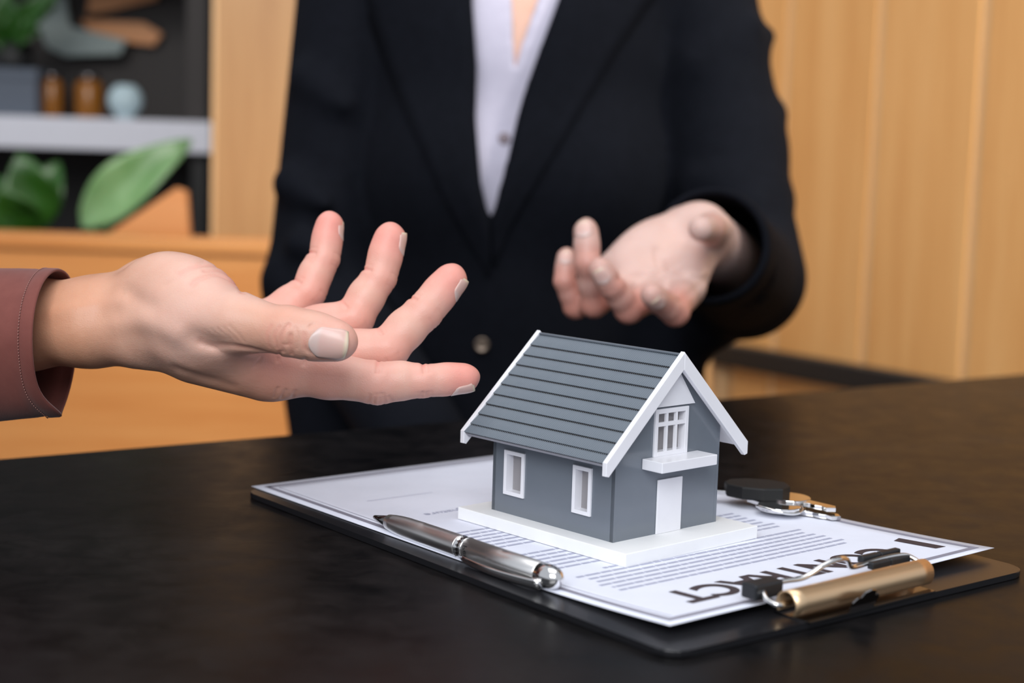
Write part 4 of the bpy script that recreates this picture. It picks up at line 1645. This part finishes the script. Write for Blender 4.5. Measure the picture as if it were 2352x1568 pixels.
# shirt: an inner layer open at the throat
def wedge(pix, depth, y_max):
    """upright prism, open towards the camera, whose outline in the photo is the polyline pix"""
    P2 = np.array([[on_y(x, y, depth)[0], on_y(x, y, depth)[2]] for x, y in pix], np.float32)

    def f(P):
        q = P[:, [0, 2]]
        d = np.full(len(q), 1e9, np.float32)
        s = np.ones(len(q), np.float32)
        n_ = len(P2)
        for i in range(n_):
            a, b = P2[i], P2[i - 1]
            e, w = b - a, q - a
            t = np.clip((w @ e) / (e @ e), 0, 1)[:, None]
            v_ = w - t * e
            d = np.minimum(d, np.einsum('ij,ij->i', v_, v_))
            c1, c2, c3 = q[:, 1] >= a[1], q[:, 1] < b[1], e[0] * w[:, 1] > e[1] * w[:, 0]
            flip = (c1 & c2 & c3) | (~c1 & ~c2 & ~c3)
            s[flip] *= -1
        return np.maximum(s * np.sqrt(d), P[:, 1] - y_max)
    return f


V_JACKET = [(1083, -260), (1083, 0), (1094, 150), (1091, 270), (1104, 420), (1123, 505), (1136, 480), (1165, 370), (1202, 220), (1282, 0), (1380, -260)]
V_SHIRT = [(1150, -260), (1176, 0), (1178, 90), (1183, 158), (1196, 110), (1236, 0), (1320, -260)]
lo = np.array([EL_L[0] - 0.1, 1.12, -0.42])
hi = np.array([EL_R[0] + 0.1, 1.64, 0.47])
sh = Body()
torso(sh, -0.006)
scut = Body()
torso(scut, -0.03)
wf2 = wedge(V_SHIRT, 1.335, TC[1] - 0.02)
sh.add(lambda P: np.maximum(wf2(P), -scut(P)), CHEST, 2.0, 'sub', 0.002)
sh.cap(CHEST + np.array([0, 0.02, 0.20]), CHEST + np.array([0, 0.03, 0.5]), 0.085, 0.085, 0.0, None, 1.0, 'sub')
me, _ = mesh_body('shirt', sh, np.array([CHEST[0] - 0.19, 1.25, -0.12]), np.array([CHEST[0] + 0.19, 1.60, 0.45]), 0.004, 1)
shirt = put('shirt', me, M['shirt'], personB)

jk = Body()
torso(jk, 0.006)
jk.cap(SH_L, EL_L, 0.054, 0.047, 0.012)
jk.cap(EL_L, WR_L, 0.047, 0.040, 0.014)
jk.cap(at(735, 690, 1.40), at(765, 980, 1.41), 0.044, 0.040, 0.02)
jk.cap(at(1500, 560, 1.44), at(1500, 900, 1.44), 0.046, 0.048, 0.03)
jk.cap(at(1690, 660, 1.36), at(1590, 775, 1.41), 0.042, 0.024, 0.02)
jk.cap(SH_R, MID_R, 0.055, 0.053, 0.012)
jk.cap(MID_R, EL_R, 0.053, 0.048, 0.012)
CUFF = at(1634, 566, 1.135)
jk.cap(EL_R, CUFF + (CUFF - EL_R) * 0.15, 0.048, 0.041, 0.016)
# folds: at the elbows, and little peaks of cloth along the outer sleeve
for a_, b_, r_ in (((1700, 300, 1.375), (1786, 258, 1.40), 0.007), ((1700, 120, 1.385), (1764, 84, 1.42), 0.009), ((1700, 480, 1.36), (1794, 462, 1.38), 0.009),
                   ((1600, 420, 1.36), (1740, 470, 1.33), 0.010), ((1600, 150, 1.375), (1720, 60, 1.38), 0.010), ((1780, 560, 1.36), (1806, 620, 1.36), 0.010),
                   ((700, 180, 1.38), (790, 240, 1.36), 0.010), ((660, 420, 1.37), (770, 480, 1.34), 0.011), ((690, 560, 1.35), (800, 600, 1.33), 0.011), ((640, 640, 1.37), (760, 700, 1.34), 0.010)):
    jk.cap(at(*a_), at(*b_), r_, r_ * 0.5, 0.022)
for pix, dp, w_ in ([[(812, 60), (836, 220), (842, 420), (850, 560), (870, 700)], 0.010, 0.012], [[(1560, 60), (1545, 250), (1535, 420), (1530, 560)], 0.010, 0.012],
                    [[(1124, 500), (1128, 640), (1126, 800), (1122, 960)], 0.0022, 0.004],
                    [[(720, 130), (790, 190), (830, 270)], 0.004, 0.008], [[(680, 400), (760, 450), (820, 540)], 0.005, 0.009], [[(1600, 480), (1680, 450), (1760, 480)], 0.004, 0.008]):
    pts_ = [at(x, y, 1.33) for x, y in pix]
    jk.groove(spline([p + ray(1176, 400) * 0.0 for p in pts_], 3), dp, w_ * 2.2)
jcut = Body()
torso(jcut, -0.03)
wf = wedge(V_JACKET, 1.33, TC[1] - 0.02)
jk.add(lambda P: np.maximum(wf(P), -jcut(P)), CHEST, 2.0, 'sub', 0.002)
jk.cap(CHEST + np.array([0, 0.03, 0.20]), CHEST + np.array([0, 0.03, 0.5]), 0.075, 0.09, 0.0, None, 1.0, 'sub')
# hollow sleeve end round the wrist
jk.cap(EL_R * 0.35 + CUFF * 0.65, CUFF + (CUFF - EL_R) * 0.6, 0.0375, 0.037, 0.0, None, 1.0, 'sub')
cdir = unit(CUFF - EL_R)
jk.add(lambda P: -((P - (CUFF + cdir * 0.004).astype(np.float32)) @ cdir.astype(np.float32)) + 10.0 * (np.linalg.norm(P - CUFF, axis=1) > 0.075), CUFF, 0.09, 'sub', 0.0)
me, VJ = mesh_body('jacket', jk, lo, hi, 0.0045, 1)
jacket = put('jacket', me, M['suit'], personB)
cu_ = unit(np.cross(cdir, UP))
cv_ = np.cross(cu_, cdir)
P = [[CUFF + cdir * t_ + (cu_ * math.cos(a) + cv_ * math.sin(a)) * (0.0435 - 0.0012 * (t_ > 0.004)) for t_ in (-0.03, -0.02, -0.008, 0.0, 0.005, 0.0065)] for a in np.linspace(0, 2 * math.pi, 48, endpoint=False)]
P = np.array(P)
if np.cross(P[1, 0] - P[0, 0], P[0, 1] - P[0, 0]) @ (P[0, 0] - CUFF) < 0:
    P = P[::-1]
put('cuff', grid_mesh('cuff', P, 0.0045, True), M['suit'], jacket, True)


def on_cloth(pix, off):
    """points of the jacket front (before it was cut open) under photo positions, off above it"""
    full = Body()
    torso(full, 0.006)
    off = np.asarray(off, float)
    P = np.array([at(x, y, 1.15) for x, y in pix])
    R_s = np.array([unit(ray(x, y)) for x, y in pix])
    for _ in range(50):
        P = P + R_s * ((full(P) - off) * 0.9)[:, None]
    return P


def lapel(left, right, n=16):
    """strip of cloth between two edges given in photo positions, lying on the jacket front"""
    a = spline([np.array([*p, 0.]) for p in left], 8)
    b = spline([np.array([*p, 0.]) for p in right], 8)
    pix, off = [], []
    for i, j in zip(np.linspace(0, len(a) - 1, n), np.linspace(0, len(b) - 1, n)):
        for k in range(7):
            w = k / 6
            pix.append((a[int(i)] + (b[int(j)] - a[int(i)]) * w)[:2])
            off.append(0.0035 + 0.0025 * math.sin(math.pi * min(1, w * 1.2 + 0.1)))
    P = on_cloth(pix, off).reshape(n, 7, 3)
    if np.cross(P[1, 0] - P[0, 0], P[0, 1] - P[0, 0])[1] > 0:
        P = P[::-1]
    return put('lapel', grid_mesh('lapel', P, 0.003), M['suit'], jacket, True)


lapel([(1083, -130), (1083, 0), (1094, 150), (1091, 270), (1104, 420), (1123, 505), (1128, 560)], [(800, -130), (830, 0), (895, 180), (970, 350), (1030, 480), (1090, 580), (1122, 640)])
lapel([(1330, -130), (1282, 0), (1202, 220), (1165, 370), (1136, 480), (1130, 560)], [(1590, -130), (1500, 0), (1400, 150), (1300, 310), (1215, 450), (1165, 540), (1136, 620)])
bp = on_cloth([(1107, 792)], 0.002)[0]
lathe('button', [(0, 0.0045), (0.0005, 0.0062), (0.0022, 0.0066), (0.0030, 0.0058), (0.0026, 0.0046), (0.0024, 0.0008)], bp, np.array([-0.05, -1, 0.1]), M['button'], jacket, 28)
sb = on_cloth([(1158, 318)], -0.0125)[0]
lathe('button', [(0, 0.004), (0.0004, 0.0052), (0.0014, 0.0052), (0.0018, 0.004), (0.0014, 0.0006)], sb, np.array([0, -1, 0.1]), simple('shirt_button', srgb(120, 104, 112), 0.4), shirt, 20)

# ------------------------------------------------------------------ shelf and things in the blurred background
M['shelf'] = simple('pale_grey_laminate', srgb(210, 211, 220), 0.5)
M['dark_wood'] = simple('dark_stained_wood', srgb(36, 29, 26), 0.6)
SY = 2.95
shelf = empty('shelf_unit', (on_y(240, 300, SY)[0], SY + 0.15, FLOOR))
tag(shelf, 'dark shelving unit with a pale grey shelf behind the low oak partition', 'shelf')
sx1 = on_y(484, 300, SY)[0]
sz0, sz1 = on_y(240, 345, SY)[2], on_y(240, 272, SY)[2]
box('shelf_board', (-1.75, SY, sz0), (sx1, SY + 0.32, sz1), M['shelf'], shelf, None, 0.002)
pxa, pxb = on_y(424, 400, SY + 0.03)[0], on_y(474, 400, SY + 0.03)[0]
box('post', (pxa, SY + 0.03, sz1), (pxb, SY + 0.30, 1.6), M['dark_wood'], shelf, None, 0.002)
box('post', (pxb - 0.03, SY + 0.03, FLOOR), (pxb, SY + 0.30, sz0), M['black'], shelf, None, 0.002)
box('back_panel', (-1.75, SY + 0.321, FLOOR), (sx1, SY + 0.34, sz0 - 0.001), M['black'], shelf)
box('upper_back_panel', (-1.75, SY + 0.321, sz1 + 0.001), (sx1, SY + 0.34, 1.6), M['dark_wood'], shelf)
uz = on_y(240, -90, SY)[2]
box('shelf_board', (-1.75, SY + 0.02, uz), (pxa, SY + 0.32, uz + 0.03), M['dark_wood'], shelf)


def pot_jar(name, x, r, hgt, col, label, cat):
    c = on_y(x, 262, SY + 0.10)
    o = np.array([c[0], SY + 0.10, sz1 + 0.0003])
    j = empty(name, tuple(o))
    tag(j, label, cat)
    lathe('body', [(0, r * 0.9), (0.004, r), (hgt * 0.75, r), (hgt * 0.86, r * 0.7), (hgt * 0.87, r * 0.6)], o, UP, col, j, 24)
    lathe('lid', [(hgt * 0.875, r * 0.72), (hgt * 0.88, r * 0.75), (hgt, r * 0.72)], o, UP, M['dark_metal'], j, 24)
    return j


M['amber'] = NT('amber_glaze').set(Base_Color=srgb(140, 86, 18), Roughness=0.3, Subsurface_Weight=0.1).m
pot_jar('storage_jar', 120, 0.021, 0.085, M['amber'], 'small amber jar beside the grey box on the shelf', 'jar')
pot_jar('storage_jar', 205, 0.027, 0.085, M['amber'], 'wider amber jar beside the pale glass globe on the shelf', 'jar')
c0, c1 = on_y(-60, 262, SY + 0.04), on_y(84, 158, SY + 0.04)
gb = empty('storage_box', ((c0[0] + c1[0]) / 2, SY + 0.12, sz1))
tag(gb, 'slate grey storage box at the left end of the shelf', 'box')
M['slate'] = simple('slate_card', srgb(84, 92, 104), 0.7)
box('box_body', (c0[0], SY + 0.04, sz1 + 0.0002), (c1[0], SY + 0.2, c1[2] - 0.02), M['slate'], gb, None, 0.002)
box('box_lid', (c0[0] - 0.003, SY + 0.037, c1[2] - 0.0198), (c1[0] + 0.003, SY + 0.203, c1[2]), M['slate'], gb, None, 0.002)
gc = on_y(288, 240, SY + 0.06)
glb = empty('glass_globe', (gc[0], SY + 0.06, sz1))
tag(glb, 'pale blue glass globe vase standing near the shelf edge', 'vase')
M['pale_glass'] = NT('pale_blue_glass').set(Base_Color=srgb(206, 228, 234), Roughness=0.12, Transmission_Weight=0.25, IOR=1.3).m
gr = 0.033
lathe('globe', [(0.0, gr * 0.5), (0.002, gr * 0.55)] + [(0.004 + gr * (1 - math.cos(a)) * 0.98, gr * math.sin(a)) for a in np.linspace(0.62, 2.55, 14)], np.array([gc[0], SY + 0.06, sz1 + 0.0002]), UP, M['pale_glass'], glb, 28)
lathe('rim', [(gr * 1.82, gr * 0.54), (gr * 1.86, gr * 0.60), (gr * 1.95, gr * 0.60), (gr * 1.97, gr * 0.50)], np.array([gc[0], SY + 0.06, sz1]), UP, M['pale_glass'], glb, 28)


def leaf_mesh(base, tip, width, bend, side, n=16):
    """one curved blade with a raised midrib"""
    base, tip = np.asarray(base, float), np.asarray(tip, float)
    t = tip - base
    L = np.linalg.norm(t)
    s = unit(np.cross(t, side))
    up_ = unit(np.cross(s, t))
    P = []
    for i in range(n + 1):
        a = i / n
        w = width * (math.sin(math.pi * a ** 0.8) ** 0.8 + 0.03) * 0.5
        c = base + t * a + up_ * bend * L * math.sin(math.pi * a)
        P.append([c + s * w * u + up_ * (abs(u) ** 1.3 * w * 0.35 + 0.004 * math.sin(9 * a + 2 * u)) for u in np.linspace(-1, 1, 9)])
    return grid_mesh('leaf', np.array(P), 0.0012)


def leaf_mat(name, a, b):
    n = NT(name).set(Roughness=0.35, Subsurface_Weight=0.08, Subsurface_Scale=0.01)
    n.color(n.mix(n.noise(n.coords(), 24, 3), a, b))
    return n.m


M['leaf'] = leaf_mat('leaf_green', srgb(70, 120, 50), srgb(142, 178, 128))
M['leaf_dark'] = leaf_mat('leaf_dark_green', srgb(22, 60, 14), srgb(48, 96, 28))
M['pot'] = simple('black_planter', srgb(24, 24, 24), 0.6)


def plant(name, label, px, Y, zb, specs, mat):
    o = on_y(px, 560, Y)
    root = np.array([o[0], Y, zb])
    e = empty(name, tuple(root))
    tag(e, label, 'plant')
    lathe('pot', [(0, 0.05), (0.005, 0.055), (0.11, 0.07), (0.12, 0.07), (0.118, 0.062), (0.1, 0.055)], root, UP, M['pot'], e, 28)
    for (x0, y0, x1, y1, w, dy, bend) in specs:
        b_, t_ = on_y(x0, y0, Y), on_y(x1, y1, Y + dy)
        put('leaf', leaf_mesh(b_, t_, w, bend, np.array([0.15, -1, 0.35])), mat, e, True)
        r0_ = root + np.array([0, 0, 0.1])
        tube('stem', spline([r0_, (r0_ + b_) / 2 + np.array([0.005, 0, 0.0]), b_ + (t_ - b_) * 0.08], 6), 0.004, mat, e, 8)
    return e


zp = on_y(150, 560, 2.5)[2] - 0.17
plant('potted_plant', 'broad light green leaf plant below the pale shelf, right of the darker one', 255, 2.5, zp,
      [(185, 520, 440, 322, 0.080, 0.02, 0.10), (235, 520, 405, 345, 0.05, 0.10, 0.2)], M['leaf'])
plant('potted_plant', 'darker green leafy plant at the left edge below the pale shelf', 40, 2.56, zp,
      [(95, 525, 45, 350, 0.085, -0.02, 0.12), (70, 530, 135, 372, 0.07, 0.03, 0.10), (30, 530, -30, 400, 0.08, 0.0, 0.1), (60, 540, 0, 430, 0.07, -0.06, 0.1)], M['leaf_dark'])
gz = c1[2]
plant2 = empty('potted_plant', (c0[0] + 0.05, SY + 0.12, gz))
tag(plant2, 'dark leafy plant standing on the slate grey box', 'plant')
pr_ = np.array([c0[0] + 0.05, SY + 0.12, gz + 0.0003])
lathe('pot', [(0, 0.03), (0.004, 0.034), (0.05, 0.04), (0.048, 0.034)], pr_, UP, M['pot'], plant2, 24)
for x1, y1, w in ((95, 70, 0.05), (60, 10, 0.05), (10, -30, 0.06), (-30, 60, 0.05), (130, 10, 0.05), (160, -40, 0.045)):
    b_ = pr_ + np.array([0, 0, 0.045])
    put('leaf', leaf_mesh(b_, on_y(x1, y1, SY + 0.08), w, 0.2, np.array([0.1, -1, 0.3])), M['leaf_dark'], plant2, True)

# leaning oak boards on the upper part of the shelf
wz = lambda x, y, Y=SY + 0.25: on_y(x, y, Y)
M['pale_card'] = simple('pale_teal_card', srgb(140, 152, 150), 0.7)


def slab(name, pix, Y, mat, label, cat):
    o = prism(name, [on_y(x, y, Y) for x, y in pix], np.array([0, 1., 0]), 0.015, mat)
    return tag(o, label, cat)


slab('wooden_tray', [(185, 45), (330, 52), (372, 78), (352, 104), (215, 88)], SY + 0.29, M['wood_red'], 'small tan wooden tray on the back of the shelf unit', 'tray')
slab('wooden_tray', [(205, -20), (360, -22), (360, -2), (240, 26), (200, 30)], SY + 0.29, M['wood_red'], 'tan wooden tray hung highest on the shelf unit', 'tray')
slab('display_card', [(60, 0), (150, -8), (160, 60), (290, 92), (275, 124), (150, 128), (108, 110)], SY + 0.26, M['pale_card'], 'pale grey green card standing behind the amber jars', 'card')
slab('wooden_board', [(225, 556), (248, 536), (405, 432), (428, 440), (436, 556)], 2.32, M['wood_red'], 'slanted reddish wooden board standing behind the low partition', 'board')
